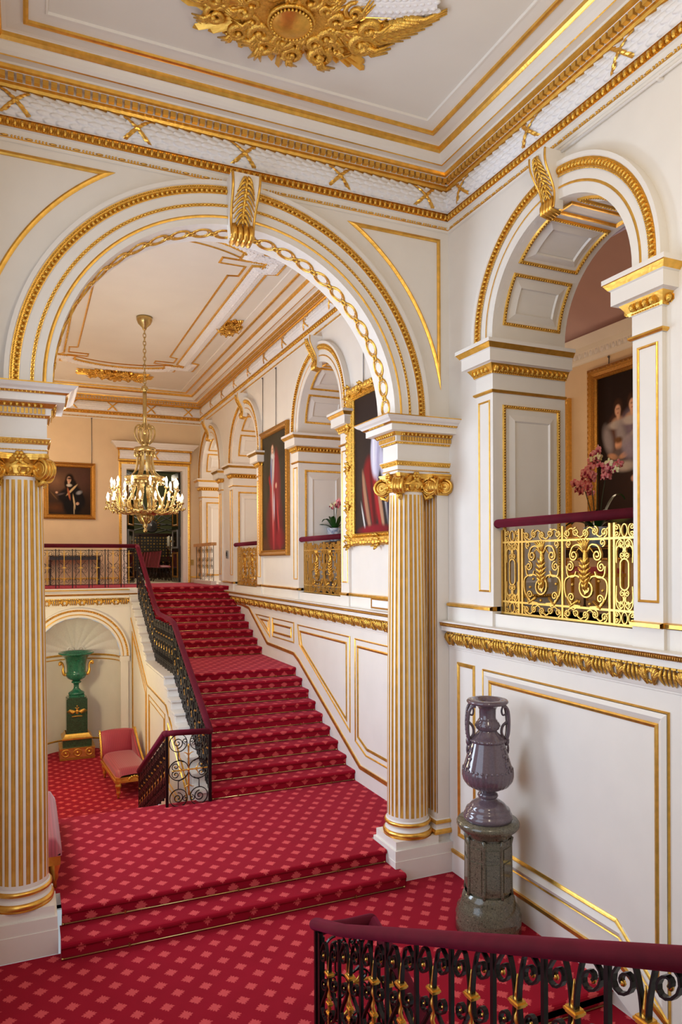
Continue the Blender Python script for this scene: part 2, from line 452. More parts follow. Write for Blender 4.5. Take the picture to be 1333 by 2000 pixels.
for i in (2, 6, 7, 8, 13, 14, 15, 21, 22, 26, 27, 33, 34, 35, 39, 40, 41, 42): CM[i] = G_
CPROF = [(max(a, .004), z) for a, z in CPROF]
def cornice(x0, x1, y0, y1, fine, xoff, detail=(1, 1, 1, 1)):
    path = rect(x0, x1, y0, y1); mb = MB()
    mb.sweep(path, CPROF, ID, CM, True)
    trim(mb)
    dn = MB(); lf = MB(); eg = MB()
    for i in range(4):
        P, Q = Vector(path[i]), Vector(path[(i + 1) % 4]); L = (Q - P).length; t = (Q - P) / L; n = Vector((-t.y, t.x))
        ds = .010 if fine else .028
        if not detail[i]: ds = .08
        sp, o = xoff[i]
        xs = []
        x = o
        while x < L - .05: xs.append(x); x += sp
        leafband(lf, P, Q, 7.832, 8.072, .010, .058, ds, [x for x in xs if .16 < x < L - .16], .12)
        if not detail[i]: continue
        for p, tt in along([P + t * .07, Q - t * .07], .074):
            c = p; h = .025
            def DM(a, b, z, c=c): q = c + t * a + n * b; return (q.x, q.y, z)
            dn.box(-h, h, .05, .104, 8.143, 8.194, GOLDP, DM)
        st = .062 if fine else .085
        pth = [P + t * .03, Q - t * .03]
        eggs(eg, pth, ID, .026, 7.775, st, .022, .026, .036, GOLDC, False, True, 6 if fine else 5, 4)
        reeds(eg, pth, ID, .010, 7.655, .010, GOLD)
    for m in (dn, lf, eg): trim(m)
cornice(XL, XR, -2.6, YA, True, [(1.1, .5), (1.2, 1.14), (1.09, .36), (1.1, .5)], (0, 1, 1, 0))
cornice(XL, XR, YB, YF, False, [(1.09, .5), (1.18, .72), (1.04, .37), (1.1, .5)], (1, 1, 1, 0))

# ---------------- arch wall between the halls
RO = 1.83; AZ = 5.37
awo = [(XL, 5.335)] + [(XC - RO, 5.335)] + arc(XC, AZ, RO, pi, 0, 64) + [(XC + RO, 5.335), (XR, 5.335), (XR, ZC), (XL, ZC)]
mb = MB(); MA = lambda s, t, d: (s, YA + d, t)
mb.slab(awo, MA, 0, YB - YA, WHITE)
struct(mb.build('wall_arch'))
def archpath(r, z0=5.335): return [(XC + r, z0)] + arc(XC, AZ, r, 0, pi, 64) + [(XC - r, z0)]
FA = onY(YA); BA = onY(YB, 1)
mb = MB()
ap = [(0, 0), (0, .035), (-.055, .035), (-.058, .05), (-.075, .055), (-.09, .045), (-.16, .045), (-.165, .062), (-.195, .066), (-.205, .058), (-.285, .058), (-.29, .075), (-.372, .085), (-.38, .10), (-.42, .10), (-.42, 0)]
am = [W_] * 15
for i in (3, 4): am[i] = GOLD
for i in (7,): am[i] = GOLD
for i in (11,): am[i] = GOLD
pp = archpath(RO)
mb.sweep(pp, ap, FA, am); mb.sweep(pp, ap, BA, am); trim(mb)
mb = MB()
eggs(mb, archpath(RO + .318), FA, 0, .085, .052, .022, .026, .024, GOLDC, False, True, 6, 4)
beads(mb, archpath(RO + .358), FA, 0, .088, .026, .009, GOLDC)
beads(mb, archpath(RO + .18), FA, 0, .066, .040, .015, GOLDC)
trim(mb)
# guilloche on the soffit
mb = MB()
def SOF(a, y, r): return (XC + r * cos(a), y, AZ + r * sin(a))
yc = (YA + YB) / 2
na = 24
for k in range(-1, na + 1):
    a = pi * (k + .5) / na; big = True
    def ring(q, rr, w, k=a): return [SOF(k + rr * cos(2 * pi * i / q) / RO, yc + w * sin(2 * pi * i / q), RO - .003) for i in range(q)]
    if 0.02 < a < pi - .02:
        mb.tube(ring(18, .102, .095), .014, GOLD, 5, True); mb.tube(ring(12, .070, .072), .006, GOLD, 4, True)
    a2 = pi * (k + 1) / na
    if 0.02 < a2 < pi - .02:
        def ring2(q, rr, w, k=a2): return [SOF(k + rr * cos(2 * pi * i / q) / RO, yc + w * sin(2 * pi * i / q), RO - .012) for i in range(q)]
        mb.tube(ring2(10, .036, .03), .011, GOLDC, 5, True)
trim(mb)
# spandrel panels
zt, xr, rs = 7.49, 4.51, 2.50
a0 = math.acos((xr - XC) / rs); a1 = math.asin((zt - AZ) / rs)
sp_r = arc(XC, AZ, rs, a0, a1, 24) + [(xr, zt)]
sp_l = [(2 * XC - x, z) for x, z in reversed(sp_r)]
mb = MB()
for q in (sp_r, sp_l): pframe(mb, q, FA, .045, .022, GOLD)
for q in (sp_r, sp_l): pframe(mb, q, BA, .045, .022, GOLD)
trim(mb)
def keystone(M, z0, z1, w0, w1, dep, name=None):      # scrolled console: narrower below, gold acanthus on the face
    mb = MB(); H = z1 - z0
    prof = []
    for i in range(25):
        t = i / 24; prof.append((z0 + H * t, dep * (.42 + .5 * t) + .12 * dep * sin(t * 2 * pi + pi * .9)))
    def fn(u, v):
        i = min(24, int(round(u * 24))); z, d = prof[i]; w = w0 + (w1 - w0) * u
        s = (v - .5) * 2
        return M(s * w * .5, z, d)
    mb.grid(fn, 24, 6, WHITE, False)
    for sg in (-1, 1):
        mb.grid(lambda u, v: M(sg * (w0 + (w1 - w0) * u) * .5, prof[min(24, int(round(u * 24)))][0], prof[min(24, int(round(u * 24)))][1] * v), 24, 2, WHITE, False)
        mb.tube([M(sg * (w0 + (w1 - w0) * i / 24) * .47, prof[i][0], prof[i][1]) for i in range(25)], .012 * w1 / .26, GOLD, 6)
    mb.add([M(-w1 / 2, z1, 0), M(w1 / 2, z1, 0), M(w1 / 2, z1, prof[-1][1]), M(-w1 / 2, z1, prof[-1][1])], [(0, 1, 2, 3)], WHITE)
    # acanthus
    for k in range(9):
        t = .30 + .62 * k / 8
        for sg in (-1, 1):
            path = []
            for j in range(6):
                q = j / 5; i = max(0, min(24, int(round((t - .20 * q + .02) * 24)))); w = w0 + (w1 - w0) * t
                path.append(M(sg * w * (.04 + .36 * q * (0.55 + .45 * sin(pi * k / 8))), z0 + H * (t - .16 * q ** 1.6), prof[i][1] + .018 * sin(pi * q) + .006))
            mb.tube(path, lambda q: .016 * (1 - .8 * q) * w1 / .26 + .002, GOLDC, 5)
    mb.tube([M(0, z0 + H * (.22 + .7 * i / 12), prof[int(24 * (.22 + .7 * i / 12))][1] + .01) for i in range(13)], lambda q: .016 * w1 / .26, GOLDC, 6)
    for k in range(4):     # reeded roll at the foot
        s = (k - 1.5) / 4 * w0 * .98
        mb.tube([M(s, z0 + H * .20 - .0 + H * .0, prof[4][1] + .0), M(s, z0 + H * .08, prof[2][1] + .025), M(s, z0 - .01, prof[0][1] + .02), M(s, z0 - .03, .02)], w0 * .125, GOLD, 7)
    return mb
trim(keystone(lambda s, t, d: (XC + s, YA - d, t), 7.05, 7.63, .24, .31, .30))

# ---------------- entablature blocks on the columns
EPROF = [(0, 4.717), (0, 4.74), (.008, 4.742), (.008, 4.752), (0, 4.755), (0, 4.795), (.008, 4.80), (.028, 4.84), (.032, 4.852), (.032, 4.862), (0, 4.868), (0, 5.045), (.01, 5.05), (.03, 5.075), (.036, 5.08), (.036, 5.135), (.048, 5.14), (.085, 5.178),
         (.15, 5.18), (.155, 5.182), (.155, 5.245), (.165, 5.25), (.19, 5.268), (.196, 5.275), (.205, 5.285), (.235, 5.30), (.262, 5.325), (.268, 5.328), (.268, 5.34), (0, 5.34)]
EM = [W_] * (len(EPROF) - 1)
for i in (2, 6, 7, 12, 16, 21, 27, 28): EM[i] = GOLD
EM[28] = W_
for side in (1, -1):
    fx = (lambda x: x) if side > 0 else (lambda x: 2 * XC - x)
    EMAP = lambda s, t, d, fx=fx: (fx(s), t, d)
    path = [(XR, YA), (3.95, YA), (3.95, YB), (XR, YB)]
    q = path
    mb = MB(); mb.sweep(q, EPROF, EMAP, EM)
    mb.poly(path, [], EMAP, WHITE, 4.717); mb.poly(path, [], EMAP, WHITE, 5.335)
    trim(mb)
    mb = MB()
    eggs(mb, q, EMAP, .068, 5.158, .052, .019, .020, .024, GOLDC, False, True, 6, 4)
    eggs(mb, q, EMAP, .020, 5.063, .030, .010, .012, .014, GOLDC, False, False, 5, 3)
    eggs(mb, q, EMAP, .020, 4.822, .034, .012, .014, .020, GOLDC, False, False, 5, 3)
    eggs(mb, q, EMAP, .180, 5.258, .036, .013, .012, .012, GOLDC, False, False, 5, 3)
    beads(mb, q, EMAP, .010, 4.747, .026, .007, GOLD)
    for p, t in along(q, .036):
        n = Vector((-t.y, t.x)); h = .0125
        def DM(a, b, z, p=p, t=t, n=n): w = p + t * a + n * b; return EMAP(w.x, w.y, z)
        mb.box(-h, h, .03, .052, 5.083, 5.132, GOLDP, DM)
    trim(mb)

# ---------------- right wall with the four gallery arches
AY = [5.42, 11.42, 15.95, 19.3]; AR = .97; ASP = 6.12; WX2 = 5.59
def hole(yc, zb, n=32): return [(yc - AR, zb), (yc + AR, zb)] + arc(yc, ASP, AR, 0, pi, n)
holes = [hole(y, 3.12 if i < 3 else 3.08) for i, y in enumerate(AY)]
MR = onX(XR)
outer = [(-2.6, -2.6), (YF, -2.6), (YF, ZC), (-2.6, ZC)]
mb = MB()
mb.poly(outer, holes, MR, WHITE, 0)
mb.poly(outer, holes, lambda s, t, d: (WX2, s, t), PEACH, 0)
for h in holes: mb.loft(h, lambda s, t, d: (d, s, t), XR, WX2, WHITE)
struct(mb.build('wall_right'))
# archivolt, pilasters, imposts: one bay, repeated
bay = MB(); gold = MB()
z0 = 0
arcp = lambda r: [(r, 6.03)] + arc(0, ASP, r, 0, pi, 40) + [(-r, 6.03)]
bp = [(0, 0), (0, .05), (-.085, .05), (-.088, .062), (-.10, .066), (-.112, .06), (-.2, .06), (-.205, .075), (-.285, .085), (-.292, .095), (-.33, .095), (-.33, 0)]
bm = [W_] * 11
for i in (3, 4): bm[i] = GOLD
bm[7] = GOLD
bay.sweep(arcp(AR), bp, MR, bm)
eggs(gold, arcp(AR + .242), MR, 0, .084, .046, .019, .030, .022, GOLDC, False, True, 6, 4)
beads(gold, arcp(AR + .198), MR, 0, .072, .022, .008, GOLDC)
for sg in (-1, 1):
    f = lambda s, t, d, sg=sg: MR(sg * s, t, d)
    bay.box(AR, AR + .30, 3.19, 5.80, 0, .045, WHITE, f)
    bay.box(AR, AR + .32, 2.98, 3.15, 0, .06, WHITE, f)
    pframe(bay, rect(AR + .06, AR + .25, 3.36, 5.42), lambda s, t, d, f=f: f(s, t, d + .045), .02, .014, GOLD)
    # impost wraps pilaster and jamb
    IP = [(0, 5.50), (.012, 5.50), (.03, 5.515), (.03, 5.53), (0, 5.535), (0, 5.70), (.02, 5.705), (.03, 5.73), (.075, 5.80), (.085, 5.805), (.12, 5.81), (.12, 5.93), (.135, 5.94), (.165, 5.985), (.172, 5.99), (.172, 6.03), (0, 6.05)]
    IP = [(max(a, .003), z) for a, z in IP]; im = [W_] * 16
    for i in (1, 2, 6, 12, 13): im[i] = GOLD
    im[7] = GOLD
    # plan path (s along wall measured from the arch centre, depth x): around pilaster front then along jamb
    PM = lambda x, s, d, sg=sg: (x, sg * s, d)
    pth = [(XR, AR + .30), (XR - .045, AR + .30), (XR - .045, AR), (WX2 - .0, AR)]
    pth = pth[::-1]
    bay.sweep(pth, IP, PM, im)
    eggs(gold, pth, PM, .048, 5.755, .066, .026, .034, .038, GOLDC, False, True, 6, 4)
    beads(gold, pth, PM, .026, 5.712, .026, .009, GOLD)
    # jamb panel and soffit coffers
    JM = lambda x, z, d, sg=sg: (x, sg * (AR - d), z)
    jr = rect(XR + .10, WX2 - .10, 3.3, 5.36)
    gold.sweep(jr, [(-.02, 0), (-.012, .02), (.012, .02), (.02, 0)], JM, GOLD, True)
    eggs(gold, jr, JM, 0, .02, .030, .010, .014, .012, GOLDC, True, False, 5, 3)
    jr2 = rect(XR + .2, WX2 - .2, 3.42, 5.24)
    bay.sweep(jr2, [(-.05, 0), (.03, .022), (.045, .004), (.05, 0)], JM, WHITE, True)
    bay.add([JM(a, b, .004) for a, b in rect(XR + .15, WX2 - .15, 3.37, 5.29)], [(0, 1, 2, 3)], WHITE)
    for (g0, g1) in ((.14, .66), (.80, 1.36)):
        CMp = lambda x, a, d, sg=sg: (x, sg * (AR - d) * cos(a), ASP + (AR - d) * sin(a))
        n = 8
        def cpath(x0, x1, a, b): return [(x0, a), (x1, a)] + [(x1, a + (b - a) * k / n) for k in range(1, n)] + [(x1, b), (x0, b)] + [(x0, b - (b - a) * k / n) for k in range(1, n)]
        cp = cpath(XR + .10, WX2 - .10, g0, g1)
        gold.sweep(cp, [(-.02, 0), (-.012, .02), (.012, .02), (.02, 0)], CMp, GOLD, True)
        for aa, bb in zip(cp, cp[1:] + cp[:1]):
            L = math.hypot(bb[0] - aa[0], (bb[1] - aa[1]) * AR); k = max(1, int(L / .03))
            for j in range(k):
                p = Vector(CMp(aa[0] + (bb[0] - aa[0]) * (j + .5) / k, aa[1] + (bb[1] - aa[1]) * (j + .5) / k, .02)); gold.ball(p, .0125, GOLDC, 5, 3)
        cp2 = cpath(XR + .19, WX2 - .19, g0 + .09, g1 - .09)
        bay.sweep(cp2, [(-.045, 0), (.03, .022), (.045, .004)], CMp, WHITE, True)
cb = []
# top coffer
for (x0, x1, a, b) in ((XR + .10, WX2 - .10, 1.47, pi - 1.47),):
    pth = [(x0, a), (x1, a), (x1, b), (x0, b)]
    CMp = lambda x, a, d: (x, (AR - d) * cos(a), ASP + (AR - d) * sin(a))
    gold.sweep(pth, [(-.02, 0), (-.012, .02), (.012, .02), (.02, 0)], CMp, GOLD, True)
for sgm in (bay, gold):
    TN[0] += 1
    o = struct(sgm.build('trim_%d' % TN[0])); o.location = (0, AY[0], 0); cb.append(o)
ks = keystone(lambda s, t, d: (XR - d, s, t), 7.0, 7.52, .17, .24, .24)
TN[0] += 1; o = struct(ks.build('trim_%d' % TN[0])); o.location = (0, AY[0], 0); cb.append(o)
for y in AY[1:]:
    for o in cb:
        c = o.copy(); C.objects.link(c); TN[0] += 1; c.name = 'trim_%d' % TN[0]; c.location = (0, y, 0)

# dado band, balcony ledge and its carved frieze, on the piers of the near hall and along the stair
mb = MB()
edges = [-2.6] + [v for y in AY for v in (y - AR - .30, y + AR + .30)]
DG = [(0, 3.145), (.02, 3.15), (.045, 3.155), (.045, 3.185), (.02, 3.192), (0, 3.195)]
for i in range(0, 8, 2):
    a, b = edges[i], edges[i + 1]
    for lo, hi in (((a, YA), (YB, b)) if a < YA < b else ((a, b),)):
        mb.sweep([(XR, hi), (XR, lo)], [(-q, z) for q, z in DG], ID, GOLD)
        mb.box(XR - .03, XR, lo, hi, 2.98, 3.146, WHITE)
for y in AY[:3]:
    for s in (-1, 1):
        lo, hi = sorted((y + s * AR, y + s * (AR + .31)))
        mb.sweep([(XR - .05, hi), (XR - .05, lo)], [(-q, z) for q, z in DG], ID, GOLD)
        mb.box(XR - .055, XR + .05, lo, hi, 3.145, 3.195, GOLD)
    mb.box(XR - .03, WX2, y - AR, y + AR, 2.98, 3.12, WHITE)
trim(mb)
LP = [(0, 2.64), (.006, 2.645), (.006, 2.66), (.012, 2.665), (.02, 2.69), (.022, 2.70), (.05, 2.85), (.065, 2.855), (.075, 2.862), (.12, 2.865), (.12, 2.915), (.126, 2.92), (.14, 2.945), (.15, 2.965), (.15, 2.98), (0, 2.985)]
lm = [W_] * 15
for i in (11, 12): lm[i] = BRONZE
def ledge(pa, pb, det=.012):
    mb = MB(); mb.sweep([pa, pb], LP, ID, lm)
    P, Q = Vector(pa), Vector(pb); t = (Q - P).normalized(); n = Vector((-t.y, t.x)); L = (Q - P).length
    # end caps
    for p in (P, Q): mb.add([(p.x + n.x * a, p.y + n.y * a, z) for a, z in LP], [tuple(range(len(LP)))], WHITE)
    trim(mb)
    mb = MB()
    F = lambda s, z, d: tuple((P.x + t.x * s + n.x * (.022 + .03 * (z - 2.70) / .15 + d), P.y + t.y * s + n.y * (.022 + .03 * (z - 2.70) / .15 + d), z))
    k = 0; s = .10
    while s < L - .05:
        if k % 2 == 0:      # pair of acanthus plumes under a bell flower
            for sg in (-1, 1):
                for j in range(6):
                    q0 = j / 5
                    pts = [F(s + sg * (.035 + .012 * j * 0 + (.015 + .085 * q0) * q ** 1.3), 2.695 + (.145 - .05 * q0 ** 2) * sin(q * pi * .5), .006 + .022 * sin(pi * min(1, .15 + .8 * q))) for q in (0, .25, .5, .75, 1)]
                    mb.tube(pts, lambda q: .0135 * sin(pi * (.2 + .72 * q)) + .003, BRONZE if j % 2 else GOLDC, 5)
                mb.tube([F(s + sg * (.0 + .05 * q), 2.70 + .03 * sin(pi * q), .012) for q in (0, .33, .66, 1)], .008, GOLDC, 5)
            for j in range(5):
                a = (j - 2) * .55
                mb.ell(F(s + .032 * sin(a), 2.785 + .028 * cos(a), .014), (t.x * .013, t.y * .013, 0), (n.x * .014, n.y * .014, 0), (0, 0, .022), GOLDC, 6, 4)
            mb.tube([F(s - .055 + .11 * q / 8, 2.83 - .028 * sin(pi * q / 8), .016) for q in range(9)], .008, GOLDC, 5)
        else:               # hanging husks
            for j in range(4):
                x = s + (j - 1.5) * .036; bnd = (j - 1.5) * .012
                pts = [F(x + bnd * sin(pi * q), 2.84 - .14 * q, .006 + .022 * sin(pi * q)) for q in (0, .2, .4, .6, .8, 1)]
                mb.tube(pts, lambda q: .0135 * sin(pi * (.15 + .8 * q)) + .002, GOLDC, 6)
                mb.tube([F(x + bnd * sin(pi * q) + .012, 2.83 - .12 * q, .004 + .012 * sin(pi * q)) for q in (0, .3, .6, 1)], .006, BRONZE, 5)
        k += 1; s += .185
    for p, tt in along([P + t * .03, Q - t * .03], .062):
        c = p + n * .06; mb.box(-.024, .024, -.008, .008, 2.838, 2.856, GOLDC, lambda a, b, z: (c.x + tt.x * a + n.x * b, c.y + tt.y * a + n.y * b, z))
    eggs(mb, [P, Q], ID, .138, 2.94, .022, .009, .010, .022, BRONZE, False, False, 5, 3)
    trim(mb)
ledge((XR, -1.0), (XR, 7.33)); ledge((XR, YB), (XR, 17.45))
# near lower wall panels
mb = MB()
big = [(6.64, 2.48), (6.64, .46), (4.66, .46), (4.14, .03), (4.14, 2.48)]
bin_ = [(6.52, 2.36), (6.52, .59), (4.70, .59), (4.26, .23), (4.26, 2.36)]
for q, w in ((big, .022), (bin_, .04)): pframe(mb, q[::-1], MR, w, .02, GOLD)
mb.sweep(big[::-1], [(.012, .012), (.05, .03), (.085, .012), (.105, .0)], MR, WHITE, True)
pframe(mb, rect(6.83, 7.14, .48, 2.48), MR, .045, .02, GOLD)
big2 = [(3.9, 2.48), (3.9, -.2), (.5, -1.8), (.5, 2.48)]
pframe(mb, big2[::-1], MR, .03, .02, GOLD)
mb.sweep([(YA, .25), (4.66, .25), (1.0, -1.45)], [(-.02, 0), (-.02, .03), (.02, .025), (.02, 0)], MR, GOLD)
mb.poly([(YA, 0), (YA, .235), (4.66, .235), (1, -1.47), (1, -1.75), (4.76, 0)], [], lambda s, t, d: MR(s, t, .02), WHITE)
# stair wall panels
mb.sweep([(8.3, .55), (9.85, .56), (12.5, 1.84), (12.78, 1.94), (14.4, 1.97), (15.75, 2.63), (16.3, 2.68), (17.0, 2.69)], [(-.03, 0), (-.03, .02), (.03, .02), (.03, 0)], MR, GOLD)
for q, w in (([(15.2, 2.52), (14.24, 2.52), (14.24, 2.12)], .025), ([(14.85, 2.44), (14.34, 2.44), (14.34, 2.24)], .035), (rect(12.78, 14.05, 2.15, 2.52), .025), (rect(12.93, 13.98, 2.24, 2.41), .04),
             ([(12.56, 2.50), (10.22, 2.50), (10.22, 1.02), (10.42, 1.12), (12.47, 2.14)], .025), ([(12.44, 2.39), (10.36, 2.39), (10.36, 1.18), (12.36, 2.14)], .04),
             ([(10.02, 2.49), (8.0, 2.49), (8.0, .78), (9.65, .78), (10.02, .92)], .025), ([(9.93, 2.38), (8.1, 2.38), (8.1, .88), (9.62, .88), (9.93, 1.0)], .04)):
    pframe(mb, q, MR, w, .018, GOLD)
trim(mb)

# ---------------- other walls
mb = MB(); mb.box(XL - .15, XL, YB, 8.3, -1, ZC, WHITE); mb.box(XL - .15, XL, 10.2, YF, -1, ZC, WHITE); mb.box(XL - .15, XL, 8.3, 10.2, 5.6, ZC, WHITE); mb.box(XL - .15, XL, 8.3, 10.2, -1, 1.9, WHITE)
mb.box(XL - .15, XL, -2.6, 3.0, -2, ZC, WHITE); mb.box(XL - .15, XL, 6.4, YB, -1, ZC, WHITE); mb.box(XL - .15, XL, 3.0, 6.4, 6.9, ZC, WHITE); mb.box(XL - .15, XL, 3.0, 6.4, -1, .9, WHITE)
struct(mb.build('wall_left'))
mb = MB(); mb.box(XL, .1, -2.75, -2.6, -2.6, ZC, WHITE); mb.box(4.0, XR, -2.75, -2.6, -2.6, ZC, WHITE); mb.box(.1, 4.0, -2.75, -2.6, 7.6, ZC, WHITE); mb.box(.1, 4.0, -2.75, -2.6, -2.6, 3.2, WHITE)
struct(mb.build('wall_back'))
# windows: white frames with glazing bars (daylight comes through them)
def window(n, M, a, b, c, d, nx, nz):
    mb = MB()
    for (p, q, r_, s_) in ((a, a + .08, c, d), (b - .08, b, c, d), (a, b, c, c + .08), (a, b, d - .08, d)): mb.box(p, q, r_, s_, -.05, .05, WHITE, M)
    for i in range(1, nx): x = a + (b - a) * i / nx; mb.box(x - .02, x + .02, c, d, -.02, .02, WHITE, M)
    for i in range(1, nz): z = c + (d - c) * i / nz; mb.box(a, b, z - .02, z + .02, -.02, .02, WHITE, M)
    struct(mb.build('window_%d' % n))
window(1, lambda s, t, d: (XL - .08 + d, s, t), 3.0, 6.4, .9, 6.9, 3, 4)
window(2, lambda s, t, d: (XL - .08 + d, s, t), 8.3, 10.2, 1.9, 5.6, 2, 3)  # unseen opening added so that daylight falls across the stair
window(3, lambda s, t, d: (s, -2.68 + d, t), .1, 4.0, 3.2, 7.6, 4, 3)
# far wall with doorway
DX0, DX1, DZ = 2.56, 4.13, 6.27
mb = MB(); mb.slab([(XL, ZT - .2), (DX0, ZT - .2), (DX0, DZ), (DX1, DZ), (DX1, ZT - .2), (XR, ZT - .2), (XR, ZC), (XL, ZC)], onY(YF, 1), 0, .25, PEACH)
struct(mb.build('wall_far'))
MF = onY(YF)
mb = MB()
dp = [(DX1 + 0, ZT), (DX1, DZ), (DX0, DZ), (DX0, ZT)]
pr = [(0, 0), (0, .03), (-.07, .04), (-.075, .055), (-.12, .06), (-.125, .075), (-.17, .085), (-.20, .07), (-.20, 0)]
pm = [W_] * 8; pm[5] = GOLD; pm[6] = GOLD
mb.sweep(dp, pr, MF, pm)
mb.box(DX0 - .22, DX1 + .22, 6.48, 6.53, 0, .09, GOLD, MF)
mb.box(DX0 - .2, DX1 + .2, 6.53, 6.80, 0, .07, WHITE, MF)
mb.sweep([(DX0 - .2, YF), (DX0 - .2, YF - .09), (DX1 + .2, YF - .09), (DX1 + .2, YF)][::-1], [(0, 6.78), (.03, 6.79), (.05, 6.83), (.09, 6.84), (.09, 6.87), (.12, 6.89), (.20, 6.97), (.2, 6.99), (0, 7.0)], ID, [GOLD, GOLD, W_, W_, W_, W_, W_, W_])
eggs(mb, dp, MF, -.148, .085, .05, .016, .02, .012, GOLDC, False, False, 5, 3)
eggs(mb, [(DX0 - .2, YF - .09), (DX1 + .2, YF - .09)], ID, -.045, 6.81, .05, .018, .02, .02, GOLDC, False, False, 5, 3)
leafband(mb, (DX1 + .19, YF - .07), (DX0 - .19, YF - .07), 6.535, 6.775, .002, .05, .03, [.985], .10)
for x in (DX0 - .2, DX1 + .2): mb.tube([(x + .0, YF - .08 - .06 * sin(pi * k / 8), 6.535 + .24 * k / 8) for k in range(9)], .022, GOLD, 6)
# white lining of the doorway
mb.box(DX0 - .01, DX0 + .015, YF, YF + .25, ZT, DZ, WHITE); mb.box(DX1 - .015, DX1 + .01, YF, YF + .25, ZT, DZ, WHITE)
mb.box(4.34, XR, YF - .025, YF, 3.22, 3.26, GOLD); mb.box(XL, DX0 - .22, YF - .025, YF, 3.22, 3.26, GOLD)
trim(mb)
# niche wall under the top landing
NX, NR, NZ = 1.08, .93, 1.50
nh = [(NX - NR, ZLOW), (NX + NR, ZLOW)] + arc(NX, NZ, NR, 0, pi, 32)
no_ = [(XL, ZLOW), (NX - NR, ZLOW)] + arc(NX, NZ, NR, pi, 0, 32) + [(NX + NR, ZLOW), (2.38, ZLOW), (2.38, 2.98), (XL, 2.98)]
MN = onY(YN)
mb = MB(); mb.poly(no_, [], MN, WHITE)
mb.grid(lambda u, v: (NX + NR * cos(pi * u), YN + NR * sin(pi * u), ZLOW + (NZ - ZLOW) * v), 28, 2, WHITE)
def shell2(u, v):      # u: fan angle across the front, v: from back pole (0) to front rim (1)
    th = pi * u; rr = v * pi / 2
    ridge = .022 * abs(cos(th * 11)) * min(1, v * 3)
    Rr = NR - ridge
    return (NX + Rr * sin(rr) * cos(th), YN + Rr * cos(rr), NZ + Rr * sin(rr) * sin(th))
mb.grid(shell2, 132, 14, LEAFW)
struct(mb.build('wall_niche'))
mb = MB()
nap = lambda r: [(NX + r, NZ)] + arc(NX, NZ, r, 0, pi, 32)[1:-1] + [(NX - r, NZ)]
mb.sweep(nap(NR), [(0, 0), (0, .03), (-.05, .03), (-.055, .042), (-.07, .042), (-.075, .035), (-.13, .035), (-.135, .05), (-.175, .06), (-.18, .07), (-.21, .07), (-.21, 0)], MN, [W_, W_, GOLD, GOLD, GOLD, W_, W_, GOLD, W_, W_, W_])
eggs(mb, nap(NR + .155), MN, 0, .055, .05, .018, .02, .014, GOLDC, False, False, 5, 3)
for sg in (-1, 1):
    f = lambda s, t, d, sg=sg: (NX + sg * s, YN - d, t)
    mb.box(NR, NR + .17, ZLOW, NZ - .12, 0, .04, WHITE, f); mb.box(NR - .02, NR + .2, NZ - .12, NZ, 0, .06, WHITE, f)
# string course and skirting inside the niche
for (z, h, r_) in ((NZ - .02, .035, .03), (NZ - .12, .02, .015), (ZLOW + .24, .035, .025)):
    mb.tube([(NX + (NR - .0) * cos(pi * i / 24), YN + (NR - .0) * sin(pi * i / 24), z) for i in range(25)], r_, GOLD, 6)
mb.grid(lambda u, v: (NX + (NR - .015) * cos(pi * u), YN + (NR - .015) * sin(pi * u), ZLOW + .23 * v), 24, 1, WHITE)
# scallop hinge ornament
for sg in (-1, 1): mb.tube([(NX + sg * (.13 - p[0]), YN + .80, NZ + .10 + p[1]) for p in spiral((0, 0), .08, 0, 1.3)], .018, LEAFW, 6)
mb.box(2.35, 2.365, YN - .012, YN, ZLOW, 2.55, GOLD)
trim(mb)
ledge((2.38, YN), (XL, YN))
mb = MB(); mb.box(XL, 2.38, YN - .03, YN + .14, 2.98, ZT, WHITE); mb.box(XL, 2.38, YN - .04, YN - .03, 3.03, 3.055, GOLD); trim(mb)
# gallery back wall, dining room walls
mb = MB(); mb.box(8.2, 8.35, -1, 24, ZT, 8.0, PEACH); struct(mb.build('wall_gallery'))
mb = MB(); mb.sweep([(8.2, 23), (8.2, -1)][::-1], [(0, 6.83), (.02, 6.84), (.03, 6.88), (.05, 6.9), (.07, 7.0), (.14, 7.05), (.2, 7.2), (0, 7.22)], ID, W_)
eggs(mb, [(8.2, 4), (8.2, 12)], ID, .055, 6.95, .12, .04, .02, .05, LEAFW, False, True, 6, 4); trim(mb)
mb = MB(); mb.box(WX2, 8.2, -1.15, -1, ZT, 8, PEACH); struct(mb.build('wall_gallery'))
mb = MB(); mb.box(.5, 7.5, 27, 27.2, ZT, 7, GREENW); mb.box(.35, .5, YF + .25, 27.2, ZT, 7, GREENW); mb.box(7.5, 7.65, YF + .25, 27.2, ZT, 7, GREENW); struct(mb.build('wall_dining'))
mb = MB(); mb.box(.5, 7.5, 26.94, 27, ZT, 4.62, WAINS); mb.box(.5, 7.5, 26.9, 27, 4.62, 4.72, WOODD); mb.box(.5, 7.5, 26.9, 27, ZT, 3.35, WOODD)
for i in range(7): mb.box(.8 + i, .86 + i, 26.9, 27, 3.3, 4.65, WOODD)
trim(mb)
mb = MB(); mb.box(XR, 7.5, YF + .1, YF + .25, ZT, 7.1, GREENW); struct(mb.build('wall_dining'))
